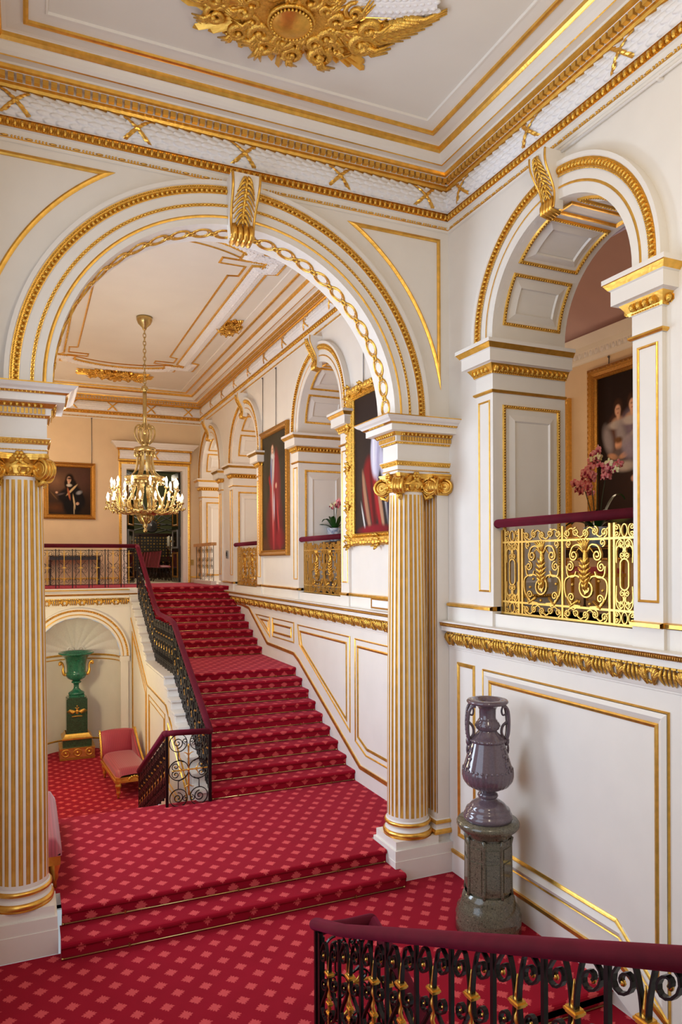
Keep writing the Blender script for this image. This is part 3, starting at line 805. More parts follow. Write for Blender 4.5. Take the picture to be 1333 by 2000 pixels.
# ------------------------------------------------------------------ columns and pilaster
def fluted(r0, r1, z0, z1, seg=24):
    mb = MB(); per = 8; n = seg * per; nz = 26
    def rad(t): return r0 + (r1 - r0) * (t ** 1.7)
    for k in range(seg):
        aw = 2 * pi / seg
        ang = []
        fil = .19     # half fillet
        # points across one flute: fillet edge, groove, fillet edge
        us = [-.5, -.5 + fil, -.19, 0, .19, .5 - fil, .5]
        dp = [0, 0, .8, 1, .8, 0, 0]
        for q in range(6):
            gold = 1 <= q <= 4
            def fn(u, v, q=q):
                t = v; r = rad(t)
                e = min(1, min(t, 1 - t) * 60)
                uu = us[q] + (us[q + 1] - us[q]) * u; d = dp[q] + (dp[q + 1] - dp[q]) * u
                a = (k + uu) * aw
                return ((r - .017 * d * e * r0 / .25) * cos(a), (r - .017 * d * e * r0 / .25) * sin(a), z0 + (z1 - z0) * t)
            mb.grid(fn, 1, nz, GOLDP if gold else WHITE, False)
    mb.lathe([(r0 + .001, z0 - .05), (r0 + .002, z0 - .03), (rad(.0) + .0, z0)], (0, 0, 0), WHITE, 48)
    mb.lathe([(r1, z1), (r1 + .0, z1 + .05)], (0, 0, 0), WHITE, 48)
    return mb
def volute(mb, c, dirv, r, th, mat=GOLD):
    # spiral volute whose axis is horizontal and square to dirv
    d = Vector((dirv[0], dirv[1], 0)).normalized(); ax = Vector((-d.y, d.x, 0)); c = Vector(c)
    sp = spiral((0, 0), r, pi * .5, 2.4, -1, 44, .12)
    for sg in (-1, 1):
        path = [c + d * p[0] + Vector((0, 0, p[1])) + ax * sg * (th * .5 + .012 * (1 - i / 44)) for i, p in enumerate(sp)]
        mb.tube(path, lambda t: .020 * (1 - .55 * t) * r / .11, mat, 6)
        mb.ell(c + ax * sg * th * .5, d * r * .93, Vector((0, 0, r * .93)), ax * .012, mat, 18, 4)
        mb.ball(c + ax * sg * (th * .5 + .02), r * .16, mat, 8, 5)
    n = 24
    mb.grid(lambda u, v: tuple(c + d * (r * .97 * cos(2 * pi * u)) + Vector((0, 0, r * .97 * sin(2 * pi * u))) * (1) + ax * th * (v - .5) * (1 - 0)) , n, 6, mat, True)
    for k in (-.25, .25):
        mb.tube([c + d * r * cos(a * pi / 12) + Vector((0, 0, r * sin(a * pi / 12))) + ax * th * k for a in range(24)], .008, mat, 5, True)
def capital(rt, zs, zt, hw):
    # four diagonal volutes under a hollow-sided abacus, egg ring and central flowers
    mb = MB(); H = zt - zs
    mb.lathe([(rt * .98, zs), (rt + .012, zs + .005), (rt + .016, zs + .016), (rt + .01, zs + .026), (rt + .004, zs + .03), (rt + .05, zs + .075), (rt + .055, zs + .10), (rt + .02, zs + .13), (rt, zs + H)], (0, 0, 0), GOLD, 40)
    for k in range(20):
        a = 2 * pi * k / 20; mb.ell(((rt + .042) * cos(a), (rt + .042) * sin(a), zs + .065), (-sin(a) * .020, cos(a) * .020, 0), (cos(a) * .022, sin(a) * .022, 0), (0, 0, .034), GOLDC, 6, 4)
    for k in range(44):
        a = 2 * pi * k / 44; mb.ball(((rt + .016) * cos(a), (rt + .016) * sin(a), zs + .016), .011, GOLDC, 5, 3)
    # abacus
    def side(t, k):
        A = Vector((hw * cos(pi / 4 + k * pi / 2), hw * sin(pi / 4 + k * pi / 2))) * 1.414; B = Vector((hw * cos(pi / 4 + (k + 1) * pi / 2), hw * sin(pi / 4 + (k + 1) * pi / 2))) * 1.414
        m = (A + B) * .5; nn = m.normalized()
        t2 = .06 + .88 * t
        return A + (B - A) * t2 - nn * (.055 * sin(pi * t))
    outl = [side(i / 8, k) for k in range(4) for i in range(9)]
    for (sc_, za, zb) in ((.93, zt - .055, zt - .035), (.97, zt - .035, zt - .018), (1.0, zt - .018, zt)):
        o2 = [(p.x * sc_, p.y * sc_) for p in outl]
        mb.slab(o2, ID, za, zb, GOLD)
    rv = H * .44
    for k in range(4):
        a = pi / 4 + k * pi / 2; d = (cos(a), sin(a))
        rr = hw * 1.16
        volute(mb, (rr * d[0], rr * d[1], zt - .055 - rv), d, rv, .085)
        # band from the eye of the capital to the volute
        mb.bar([(rt * d[0] * .9, rt * d[1] * .9, zt - .085), ((rt + .05) * d[0], (rt + .05) * d[1], zt - .06), (rr * d[0], rr * d[1], zt - .06), ((rr + rv * .6) * d[0], (rr + rv * .6) * d[1], zt - .085)], .05, .07, GOLD, (-d[1], d[0], 0))
        # acanthus under the volute
        mb.tube([((rr + .02) * d[0] + 0, (rr + .02) * d[1], zt - .06 - 2 * rv), ((rr - .05) * d[0], (rr - .05) * d[1], zt - .10 - 2 * rv), (rt * d[0], rt * d[1], zs + .02)], lambda t: .035 * (1 - .5 * t), GOLDC, 6)
        b = k * pi / 2; e = (cos(b), sin(b)); c0 = (hw * .97 * e[0], hw * .97 * e[1], zt - .035)
        for j in range(6):
            w = 2 * pi * j / 6
            mb.ell((c0[0] - e[1] * .032 * cos(w), c0[1] + e[0] * .032 * cos(w), c0[2] + .035 * sin(w)), (-e[1] * .024, e[0] * .024, 0), (e[0] * .02, e[1] * .02, 0), (0, 0, .024), GOLDC, 6, 4)
        mb.ball((c0[0] + e[0] * .015, c0[1] + e[1] * .015, c0[2]), .02, GOLD)
        for sg in (-1, 1):     # festoons and leaves between volutes
            P0 = Vector((c0[0], c0[1], c0[2] - .03)); P1 = Vector((rr * .80 * cos(b + sg * pi / 4), rr * .80 * sin(b + sg * pi / 4), zt - .09))
            mb.tube([P0.lerp(P1, i / 8) - Vector((0, 0, .045 * sin(pi * i / 8))) for i in range(9)], lambda t: .016 + .012 * sin(pi * t), GOLDC, 6)
    return mb
def column(cx, label, left):
    t = thing('fluted_column', label, 'column', (cx, 7.56, 0), 0, 'columns of the great arch')
    sg = -1 if left else 1     # pedestal runs from the arch opening to the side wall
    inner = (3.87 - cx) if not left else (.27 - cx); outer = (XR - .002 - cx) if not left else (XL + .002 - cx)
    mb = MB()
    def blk(i, f, b, z0, z1):
        a, c = sorted((inner - sg * i if False else inner + sg * -i * -1 if False else inner + sg * i, outer)); mb.box(a, c, f - 7.56, b - 7.56, z0, z1, WHITE)
    blk(0, 7.27, 7.86, 0, .232); blk(.006, 7.278, 7.85, .232, .352)
    a, c = sorted((inner + sg * .03, inner + sg * .60)); mb.box(a, c, 7.31 - 7.56, 7.82 - 7.56, .352, .445, WHITE)
    a, c = sorted((inner + sg * .60, outer)); mb.box(a, c, 7.36 - 7.56, 7.80 - 7.56, .352, .445, WHITE)
    mb.build('pedestal', t)
    mb = MB()
    mb.lathe([(.29, .445)] + [(.262 + .036 * cos(pi * (i / 10 - .5)), .482 + .036 * sin(pi * (i / 10 - .5))) for i in range(11)], (0, 0, 0), GOLD, 48)
    mb.lathe([(.272, .516), (.272, .522), (.256, .53), (.250, .55), (.258, .572), (.264, .576)], (0, 0, 0), WHITE, 48)
    mb.lathe([(.256 + .025 * cos(pi * (i / 8 - .5)), .60 + .025 * sin(pi * (i / 8 - .5))) for i in range(9)], (0, 0, 0), GOLD, 48)
    mb.build('base_moulding', t)
    s = fluted(.245, .205, .68, 4.47)
    s.lathe([(.262, .622), (.258, .632), (.248, .64)], (0, 0, 0), WHITE, 48)
    s.build('shaft', t)
    capital(.205, 4.50, 4.717, .255).build('capital', t)
    return t
column(3.95 + .24, 'white and gold fluted column standing on the pedestal at the right of the great arch', False)
column(2 * XC - 3.95 - .24, 'white and gold fluted column standing on the pedestal at the left of the great arch', True)
def pilaster(fl, label):
    x0 = 4.47; t = thing('fluted_pilaster', label, 'pilaster', (XR, 7.53, .445))
    fx = (lambda x: x - XR)
    mb = MB(); y0, y1 = -.18, .18; n = 5; w = .36 / n
    pts = []
    for k in range(n):
        a = y0 + k * w
        pts += [(a, 0, 0), (a + w * .2, 0, 0), (a + w * .28, .018, 1), (a + w * .72, .018, 1), (a + w * .8, 0, 1), ]
    pts.append((y1, 0, 0))
    for (a, d, g), (b, e, h) in zip(pts, pts[1:]):
        gold = d > 0 or e > 0
        mb.add([(fx(x0) + d, a, .24), (fx(x0) + e, b, .24), (fx(x0) + e, b, 4.03), (fx(x0) + d, a, 4.03)], [(0, 1, 2, 3)], GOLDP if gold else WHITE)
    mb.box(fx(x0), -.003, y0, y1, .12, .24, WHITE); mb.box(fx(x0), -.003, y0, y1, 4.03, 4.08, WHITE)
    mb.box(fx(x0) + .02, -.003, y0 + .0, y1, .24, 4.03, WHITE)
    mb.build('shaft', t)
    mb = MB(); ID2 = lambda x, y, z: (x, y, z)
    path = [(-.003, y0), (fx(x0), y0), (fx(x0), y1), (-.003, y1)]
    mb.sweep(path, [(.03, 0), (.048, .005), (.052, .035), (.035, .06), (.02, .065), (.012, .10), (.02, .115), (.034, .125), (.034, .145), (.015, .16), (0, .17)], ID2, [GOLD, GOLD, GOLD, WHITE, WHITE, WHITE, GOLD, GOLD, GOLD, WHITE])
    mb.build('base_moulding', t)
    mb = MB(); zt = 4.717 - .445; zs = 4.50 - .445
    mb.sweep(path, [(0, zs - .03), (.015, zs), (.03, zs + .05), (.05, zs + .08), (.02, zs + .13), (.05, zt - .055), (.06, zt - .03), (.07, zt - .02), (.07, zt)], ID2, GOLD)
    eggs(mb, path, ID2, .045, zs + .07, .05, .018, .02, .03, GOLDC, False, False)
    for sy in (-1, 1):
        volute(mb, (fx(x0) - .03, sy * .2, zt - .055 - .095), (-.7, sy * .7), .095, .08)
        volute(mb, (fx(x0) + .12, sy * .21, zt - .055 - .095), (.7, sy * .7), .085, .06)
    for j in range(6): mb.ell((fx(x0) - .06, .035 * cos(j * pi / 3), zt - .03 + .035 * sin(j * pi / 3)), (.02, 0, 0), (0, .024, 0), (0, 0, .024), GOLDC, 6, 4)
    mb.build('capital', t)
pilaster(0, 'gilded fluted pilaster against the right wall, just behind the right column')

# ------------------------------------------------------------------ stairs
NOSE = .028
def step_prof(y, z, last=None, r=R, t=T):
    p = [(y, z), (y, z + r - .05)]
    for k in range(6):
        a = -pi / 2 + (pi / 2 + pi / 2) * k / 5
        p.append((y - NOSE * .2 - NOSE * .8 * cos(a) if False else y - NOSE * cos(a) * .95, z + r - .028 + .028 * sin(a)))
    p.append((y + t if last is None else last, z + r))
    return p
def rod(mb, x0, x1, y, z, mat=BRASS):
    mb.tube([(x0, y, z), (x1, y, z)], .0085, mat, 7)
    for x in (x0, x1): mb.ball((x, y, z), .014, mat, 7, 5)
    k = 3
    for i in range(k):
        x = x0 + (x1 - x0) * (i + .5) / k; mb.box(x - .008, x + .008, y - .01, y + .012, z - .02, z + .022, mat)
# entrance steps between the columns
st = thing('carpeted_steps', 'two broad crimson carpeted steps rising between the two columns of the great arch', 'steps', (XC, 7.14, 0))
plen = lambda p: sum(math.hypot(b[0] - a[0], b[1] - a[1]) for a, b in zip(p, p[1:]))
v = YB + .18 - plen(step_prof(7.14, 0, 7.50)) - plen(step_prof(7.50, R, YB + .18))
for k, (y, z, l) in enumerate(((7.14, 0, 7.50), (7.50, R, YB + .18))):
    x0, x1 = (.29, 3.93) if k == 0 else (.31, 3.866)
    mb = MB(); v = strip(mb, step_prof(y, z, l), x0, x1, v)
    if k == 0: mb.poly(step_prof(y, z, 7.268)[:-1] + [(7.268, z + R), (7.268, z)], [], lambda s, t_, d: (x0 + d, s, t_), CARPET); mb.poly(step_prof(y, z, 7.268)[:-1] + [(7.268, z + R), (7.268, z)], [], lambda s, t_, d: (x1, s, t_), CARPET)
    mb.build('step', st, (XC, 7.14, 0))
    mb = MB(); rod(mb, x0 + .01, x1 - .03, y - .018, z + .014); mb.build('stair_rod', st, (XC, 7.14, 0))
# main flight
SX0, SX1, SY = 2.40, XR - .003, 10.06
st = thing('staircase', 'wide crimson carpeted staircase with brass rods climbing along the right wall', 'staircase', (3.5, SY, ZL))
O = (3.5, SY, ZL); v = SY; ys = []
y, z = SY, ZL
for k in range(18):
    last = y + T if k not in (8, 17) else (14.80 if k == 8 else YN + .16)
    mb = MB(); v = strip(mb, step_prof(y, z, last), SX0, SX1, v)
    pr = step_prof(y, z, last); 
    mb.poly(pr + [(last, z)], [], lambda s, t_, d: (SX0, s, t_), CARPET)
    o = mb.build('step' if k != 8 else 'half_landing', st, O)
    if k == 8: o['label'] = 'carpeted half landing'
    mb = MB(); rod(mb, SX0 + .02, SX1 - .03, y - .016, z + .014); mb.build('stair_rod', st, O)
    ys.append((y, z, last)); y, z = last, z + R
# white stringer with moulded step ends
mb = MB()
for (y, z, l) in ys:
    l = min(l, YN - .045)
    mb.box(2.22, SX0, y - .0, l, z - .17 if z > .4 else z, z + R - .03, WHITE); mb.box(2.19, SX0, y - .045, l, z + R - .03, z + R + .004, WHITE)
    mb.box(2.205, 2.22, y + .03, l - .03 if l - y < .5 else l - .03, z - .02, z + R - .06, WHITE)
mb.build('step_ends', st, O)
mb = MB()
pl = [(SY, ZLOW), (YN - .04, ZLOW), (YN - .04, 2.75), (14.8, 1.52), (12.7, 1.52), (SY, ZL - .02)]
mb.slab(pl, lambda s, t_, d: (2.24 + d, s, t_), 0, .14, WHITE)
MS = lambda s, t_, d: (2.24 - d, s, t_)
mb.sweep([(SY + .1, ZL - .32), (12.7, 1.19), (14.8, 1.21), (YN - .1, 2.38)], [(-.015, 0), (-.015, .02), (.015, .02), (.015, 0)], MS, GOLD)
for q in ([(10.9, -.2), (12.5, -.2), (12.5, .9), (10.9, .12)], [(12.8, -.45), (14.6, -.45), (14.6, 1.04), (12.8, 1.0)], [(14.9, -.45), (YN - .3, -.45), (YN - .3, 2.08), (14.9, 1.1)]):
    pframe(mb, q, MS, .022, .015, GOLD)
    cy = sum(a for a, b in q) / 4; cz = sum(b for a, b in q) / 4
    pframe(mb, [(a + (.1 if a < cy else -.1), b + (.1 if b < cz else -.1)) for a, b in q], MS, .022, .015, GOLD)
mb.build('stringer', st, O)
# flight going down beside it
st2 = thing('lower_stair', 'short crimson carpeted flight going down left of the main staircase', 'staircase', (.6, 10.15, ZL))
mb = MB(); y, z = 10.15, ZL
for k in range(7):
    p = [(y, z - R), (y + T, z - R)]; mb.box(XL + .004, 1.80, y, y + T, ZLOW - .1, z - R, WHITE); strip(mb, [(a, b + .004) for a, b in p], XL + .004, 1.80, y); y += T; z -= R
mb.build('steps', st2, (.6, 10.15, ZL))
# flights by the camera
st3 = thing('lower_stair', 'crimson carpeted steps going down beside the right wall under the vase pedestal wall', 'staircase', (3.6, 4.76, 0))
y, z = 4.76, -R
for k in range(6):
    mb = MB(); strip(mb, step_prof(y, z, 4.76 if k == 0 else y + T), 2.07, SX1, 4.7 - .48 * k - .483); mb.build('step', st3, (3.6, 4.76, 0))
    mb = MB(); rod(mb, 2.56, SX1 - .03, y - .016, z + .014); mb.build('stair_rod', st3, (3.6, 4.76, 0))
    y -= T; z -= R
st4 = thing('near_stair', 'crimson carpeted stair rising towards the viewer left of the iron railing', 'staircase', (.7, 4.95, 0))
mb = MB(); y, z = 4.95, 0
for k in range(13):
    mb.box(XL + .004, 2.03, y - T, y, z - .3 if z > .3 else z - .001, z + R - .01, WHITE)
    strip(mb, [(y + .002, z), (y + .028, z + R - .03), (y + .02, z + R), (y - T, z + R)], XL + .004, 2.03, 5 + .483 * k); y -= T; z += R
mb.build('steps', st4, (.7, 4.95, 0))

# ------------------------------------------------------------------ ironwork
# one bay of the stair railing, drawn in the (u, v) plane; u along the rail, v up, w across
def bay_iron(p, H):
    P = []
    P.append(('bar', [(-p / 2, .0), (-p / 2, H)], .022, .022))
    for s in (1, -1):
        c1 = (s * p * .26, H - .135)
        top = [(s * .012, H - .24), (s * .020, H - .16), (s * p * .14, H - .045)] + [(s * p * .26, H - .022)]
        sp = spiral((c1[0] + s * .0, c1[1] + .025), p * .185, pi / 2, 1.35, -s, 16, .22)
        P.append(('bar', crom(top, 4) + sp[1:], .010, .024))
        P.append(('ball', sp[-1], .013))
        low = crom([(s * .012, H - .25), (s * p * .10, H - .36), (s * p * .34, H - .46), (s * p * .40, H - .50)], 4)
        P.append(('bar', low, .012, .024))
        c2 = (s * p * .24, H - .325)
        sp2 = spiral(c2, p * .13, pi * 1.5 - s * .7, 1.25, -s * -1, 14, .25)
        P.append(('bar', [(s * p * .10, H - .37)] + sp2, .010, .024)); P.append(('ball', sp2[-1], .010))
        P.append(('bar', crom([(s * p * .40, H - .50), (s * p * .30, H - .56), (s * p * .10, H - .60), (s * .02, H - .56)], 4), .012, .024))
        sp3 = spiral((s * p * .13, H - .54), p * .10, 0 if s > 0 else pi, 1.1, s, 12, .25); P.append(('bar', sp3, .010, .024))
        c4 = (s * p * .22, .14)
        sp4 = spiral(c4, p * .16, -pi / 2, 1.3, s, 16, .22)
        P.append(('bar', [(s * .012, .30)] + crom([(s * .014, .26), (s * p * .10, .06), (s * p * .2, .022)], 4) + sp4[2:], .010, .024)); P.append(('ball', sp4[-1], .016))
    return P
def bay_gold(p, H):
    P = [('tw', [(0, .06), (0, H - .46)], .013), ('tw2', [(0, H - .46), (0, H - .22)], .014), ('tip', [(0, H - .22), (0, H - .12)], .015)]
    P += [('col', (0, H - .245), .036), ('col', (0, H - .46), .026), ('col', (0, .30), .026)]
    P += [('flare', (0, H - .60), .04)]
    return P
def iron_mb(P, M, iron=IRON, gold=GOLD):
    mb = MB(); e = Vector(M(0, 0, 1)) - Vector(M(0, 0, 0))
    for q in P:
        k = q[0]
        if k == 'bar': mb.bar([M(a, b, 0) for a, b in q[1]], q[2], q[3], iron, e)
        elif k == 'ball': c = M(q[1][0], q[1][1], 0); mb.ball(c, q[2], gold, 6, 4)
        elif k == 'tw':
            (a, b), (c, d) = q[1]; n = 26
            mb.tube([M(a, b + (d - b) * i / n, 0) for i in range(n + 1)], lambda t: q[2] * (1 + .28 * (int(round(t * n)) % 2)), gold, 6)
        elif k == 'tw2':
            (a, b), (c, d) = q[1]; n = 14
            mb.tube([M(a + .006 * sin(i * 1.2), b + (d - b) * i / n, .006 * cos(i * 1.2)) for i in range(n + 1)], q[2] * .9, gold, 5)
        elif k == 'tip':
            (a, b), (c, d) = q[1]; mb.tube([M(a, b + (d - b) * i / 5, 0) for i in range(6)], lambda t: q[2] * (1.05 - .85 * t), gold, 6)
        elif k == 'col':
            a, b = q[1]; r = q[2]
            c0 = Vector(M(a, b, 0))
            u0 = (Vector(M(1, 0, 0)) - Vector(M(0, 0, 0))); u0.z = 0; u0.normalize()
            for (dz, s) in ((-.009, .82), (0, 1), (.009, .82)):
                p = c0 + Vector((0, 0, dz)); mb.bar([p - u0 * r * s, p + u0 * r * s], .010, r * 1.5 * s, gold, e)
        elif k == 'flare':
            a, b = q[1]; r = q[2]
            for s in (-1, 1): mb.tube([M(a, b - .06, 0), M(a + s * r * .4, b - .01, 0), M(a + s * r, b + .02, 0)], lambda t: .012 * (1 - .8 * t), gold, 5)
    return mb
def handrail(pts, name, parent, org, w=.052, h=.04, mat=VELVET):
    mb = MB(); S = [(w * cos(a) * (1 if abs(sin(a)) < .9 else .95), h * sin(a) * (1 if sin(a) > 0 else .8)) for a in [2 * pi * i / 12 for i in range(12)]]
    mb.sec(pts, S, mat, False, (0, 0, 1))
    for p in (pts[0], pts[-1]): mb.ell(p, (w * .98, 0, 0), (0, w * .98, 0), (0, 0, h * .95), mat, 12, 6)
    return mb.build(name, parent, org)
PM_CACHE = {}
def run_bays(par, org, spots, axis, slope, H, p, thin=0):
    # spots: positions of bay centres (x,y,zfoot) in world; axis unit vector of u in plan; shared mesh per (axis, slope)
    key = (round(axis[0], 3), round(axis[1], 3), round(slope, 3), H, round(p, 3))
    if key not in PM_CACHE:
        M = lambda u, v_, w: (axis[0] * u - axis[1] * w, axis[1] * u + axis[0] * w, v_ + slope * u)
        PI_, PG = bay_iron(p, H), bay_gold(p, H)
        if thin: PI_ = [(q[0], q[1], q[2] * 1.35, q[3] * 1.2) if q[0] == 'bar' else (q[0], q[1], q[2] * .6) for q in PI_]; PG = [(q[0], q[1], q[2] * .72) for q in PG]
        PM_CACHE[key] = (iron_mb(PI_, M), iron_mb(PG, M))
        a, b = PM_CACHE[key]
        oa = a.build('baluster', par); ob = b.build('gilt_spindle', par)
        PM_CACHE[key] = (oa, ob); first = True
    else: first = False
    oa, ob = PM_CACHE[key]
    for i, s in enumerate(spots):
        for src in (oa, ob):
            if first and i == 0: o = src
            else: o = src.copy(); C.objects.link(o); o.parent = par
            o.location = (s[0] - org[0], s[1] - org[1], s[2] - org[2])
RH = .88       # height under the rail
SL = R / T
# --- railing nearest the camera
org = (2.0, 5.0, 0)
b = thing('stair_railing', 'black scrolled iron railing with gilt spindles and crimson velvet rail in the right foreground', 'railing', org)
pf = .362; spots = []
for k in range(14):
    y = 4.78 - k * pf; spots.append((2.0, y, (4.95 - y) * SL + .05))
run_bays(b, org, spots, (0, -1), SL, RH - .05, pf)
zr = lambda y: .955 + max(0, (4.95 - y)) * .43 * 1.0
rail = [(2.0, 5.03, .955)] + [(2.0, 4.95 - k * .4, .955 + k * .4 * .437) for k in range(1, 13)]
handrail(rail, 'handrail', b, org, .056, .046)
for y in (4.95, 5.03): mb = MB(); mb.box(1.985, 2.015, y - .015, y + .015, 0, .93, IRON); mb.build('newel_post', b, org)
b2 = thing('stair_railing', 'velvet topped iron return at the corner of the foreground railing, running down behind it', 'railing', (2.5, 5.03, 0))
handrail([(2.06, 5.05, .90), (2.25, 5.05, .885), (2.47, 5.05, .885)], 'handrail', b2, (2.5, 5.03, 0), .05, .045)
handrail([(2.47, 5.04, .88), (2.49, 4.7, .75), (2.5, 2.5, -.28)], 'handrail', b2, (2.5, 5.03, 0), .05, .045)
run_bays(b2, (2.5, 5.03, 0), [(2.5, 4.80 - k * pf, -.05 - (.05 + k * pf) * SL) for k in range(6)], (0, -1), -SL, RH - .05, pf)
def return_panel(par, org, x0, x1, y, z, H):
    mb = MB(); w = (x1 - x0) / 2; xc = (x0 + x1) / 2; M = lambda u, v_, d: (xc + u, y + d, z + v_); e = (0, 1, 0)
    for u in (-w, w): mb.bar([M(u, 0, 0), M(u, H, 0)], .022, .022, IRON, e)
    for s in (1, -1):
        for (cz, tt) in ((H - .10, 1), (.10, -1)):
            mb.bar([M(a, b_, 0) for a, b_ in spiral((s * w * .50, cz - tt * .0), w * .44, pi / 2 * tt + (0), 1.0, s * tt, 20, .9) ], .010, .02, IRON, e)
            mb.bar([M(a, b_, 0) for a, b_ in spiral((s * w * .52, cz), w * .26, pi / 2 * -tt, 1.5, -s * tt, 20, .2)], .010, .02, IRON, e)
            mb.bar([M(a, b_, 0) for a, b_ in spiral((s * w * .16, cz + tt * .02), w * .14, -pi / 2 * tt, 1.2, s * tt, 14, .25)], .009, .02, IRON, e)
            mb.bar([M(s * w * .5, cz - tt * w * .44, 0), M(s * w * .5, cz - tt * (w * .44 + .10), 0), M(s * w * .25, cz - tt * (w * .44 + .14), 0)], .010, .02, IRON, e)
        mb.bar([M(a, b_, 0) for a, b_ in spiral((s * w * .47, H / 2), w * .47, 0, 1, 1, 28, 1.0)], .011, .02, IRON, e)
        for q in (1, -1):
            mb.bar([M(a, b_, 0) for a, b_ in spiral((s * w * .62, H / 2 + q * .055), w * .2, -q * pi / 2, 1.3, s * q, 18, .25)], .009, .02, IRON, e)
            mb.ball(M(s * w * .62, H / 2 + q * .055, 0), .014, GOLD, 6, 4)
    mb.build('scroll_panel', par, org)
    mb = MB()
    mb.tube([M(0, .12 + (H - .24) * i / 24, 0) for i in range(25)], lambda t: .010 + .004 * (int(t * 24) % 2), GOLD, 6)
    mb.tube([M(-w * .8 + 1.75 * w * i / 16, H / 2, 0) for i in range(17)], lambda t: .009 + .004 * (int(t * 16) % 2), GOLD, 6)
    for (a, b_) in ((0, 1), (0, -1), (1, 0), (-1, 0)):
        c = (a * w * .3, b_ * .20)
        for s in (-1, 1):
            pts = [(c[0] + a * q * .0 + (b_ * s * .075 * q), H / 2 + c[1] + b_ * .07 * q * (1.6 - q) * .9 + a * s * .075 * q) if b_ else (c[0] + a * .07 * q * (1.6 - q), H / 2 + s * .075 * q) for q in (0, .3, .6, .85, 1)]
            mb.tube([M(x, y_, 0) for x, y_ in pts], lambda t: .010 * (1 - .7 * t), GOLD, 5)
    mb.ball(M(0, H / 2, 0), .022, GOLD)
    mb.build('gilt_cross', par, org)
return_panel(b2, (2.5, 5.03, 0), 2.06, 2.47, 5.05, .02, .82)
# --- main stair railing
org = (2.38, 10.0, ZL)
b = thing('stair_railing', 'black and gilt iron railing with velvet rail climbing the left edge of the main staircase', 'railing', org)
pm_ = .27
fl1 = [(2.38, y, ZL + (y - SY) * SL + .10) for y in [10.16 + pm_ * k for k in range(10)]]
run_bays(b, org, fl1, (0, 1), SL, RH - .06, pm_, 1)
run_bays(b, org, [(2.38, y, ZL + 9 * R) for y in [12.86 + pm_ * k for k in range(7)]], (0, 1), 0.0, RH - .02, pm_, 1)
run_bays(b, org, [(2.38, y, ZL + 9 * R + (y - 14.8) * SL + .10) for y in [14.74 + pm_ * k for k in range(9)]], (0, 1), SL, RH - .06, pm_, 1)
handrail([(2.38, 10.02, 1.30), (2.38, 10.3, 1.43), (2.38, 12.68, 2.60), (2.38, 13.0, 2.64), (2.38, 14.3, 2.67), (2.38, 14.7, 2.80), (2.38, 17.0, 3.98), (2.38, 17.2, 4.05)], 'handrail', b, org, .05, .045)
for y, z0, z1 in ((10.0, ZL, 1.27), (17.17, ZT, 4.02)): mb = MB(); mb.box(2.365, 2.395, y, y + .03, z0, z1, IRON); mb.build('newel_post', b, org)
# --- return panel and lower railing
org = (1.77, 10.0, ZL)
b = thing('stair_railing', 'low iron railing with open scroll panel turning down to the lower hall beside the chaise', 'railing', org)
return_panel(b, org, 1.78, 2.36, 10.0, ZL + .01, .96)
handrail([(2.36, 10.0, 1.30), (1.9, 10.0, 1.32), (1.77, 10.0, 1.32)], 'handrail', b, org, .045, .045)
pl_ = .262
run_bays(b, org, [(1.77, 10.16 + pl_ * k, ZL - (.16 + pl_ * k) * SL + .14) for k in range(10)], (0, 1), -SL, RH - .06, pl_, 1)
handrail([(1.77, 10.02, 1.32), (1.77, 10.15, 1.29), (1.77, 12.62, .11)], 'handrail', b, org, .05, .045)
for y, z0, z1 in ((10.0, ZL - .2, 1.3), (12.62, ZLOW, .10)): mb = MB(); mb.box(1.755, 1.785, y, y + .03, z0, z1, IRON); mb.build('newel_post', b, org)
# --- railing across the top landing
org = (.9, 17.24, ZT)
b = thing('landing_railing', 'long black iron railing with gilt crosses and crimson velvet rail on the upper landing', 'railing', org)
def land_bay(p, H):
    P = [('bar', [(-p / 2, .02), (-p / 2, H)], .020, .02), ('bar', [(-p / 2 + .07, .02), (-p / 2 + .07, H)], .012, .015)]
    for s in (1, -1):
        for (v0, d) in ((H - .02, -1), (H * .56, -1), (H * .48, 1), (.10, 1)):
            P.append(('bar', spiral((s * p * .22, v0 + d * .085), .072, -d * pi / 2, 1.5, s * d, 18, .25), .008, .016))
        P.append(('bar', crom([(s * .02, H * .60), (s * p * .30, H * .70), (s * p * .36, H * .80), (s * p * .25, H * .88)], 4), .008, .016))
        P.append(('bar', crom([(s * .02, H * .44), (s * p * .30, H * .32), (s * p * .36, H * .25), (s * p * .25, H * .2)], 4), .008, .016))
    P.append(('bar', [(-p / 2, H - .03), (p / 2, H - .03)], .014, .016)); P.append(('bar', [(-p / 2, .09), (p / 2, .09)], .014, .016))
    return P
pw = .352
src = None
for k in range(8):
    x = 2.2 - pw * k
    if src is None:
        M = lambda u, v_, w: (u, w, v_)
        a = iron_mb(land_bay(pw, .90), M).build('baluster', b)
        g = iron_mb([('tw', [(0, .09), (0, .88)], .009), ('bar', [(-.07, .48), (.07, .48)], .012, .012), ('bar', [(-.045, .2), (.045, .2)], .012, .012), ('bar', [(-.06, .80), (.06, .80)], .012, .012), ('col', (0, .48), .02)], M, GOLD, GOLD).build('gilt_spindle', b)
        src = (a, g)
    for o in src:
        c = o if k == 0 else o.copy()
        if k: C.objects.link(c); c.parent = b
        c.location = (x - org[0], 0, 0)
handrail([(2.40, 17.24, 4.05), (1.0, 17.24, 4.05), (XL + .06, 17.24, 4.05)], 'handrail', b, org, .05, .05)
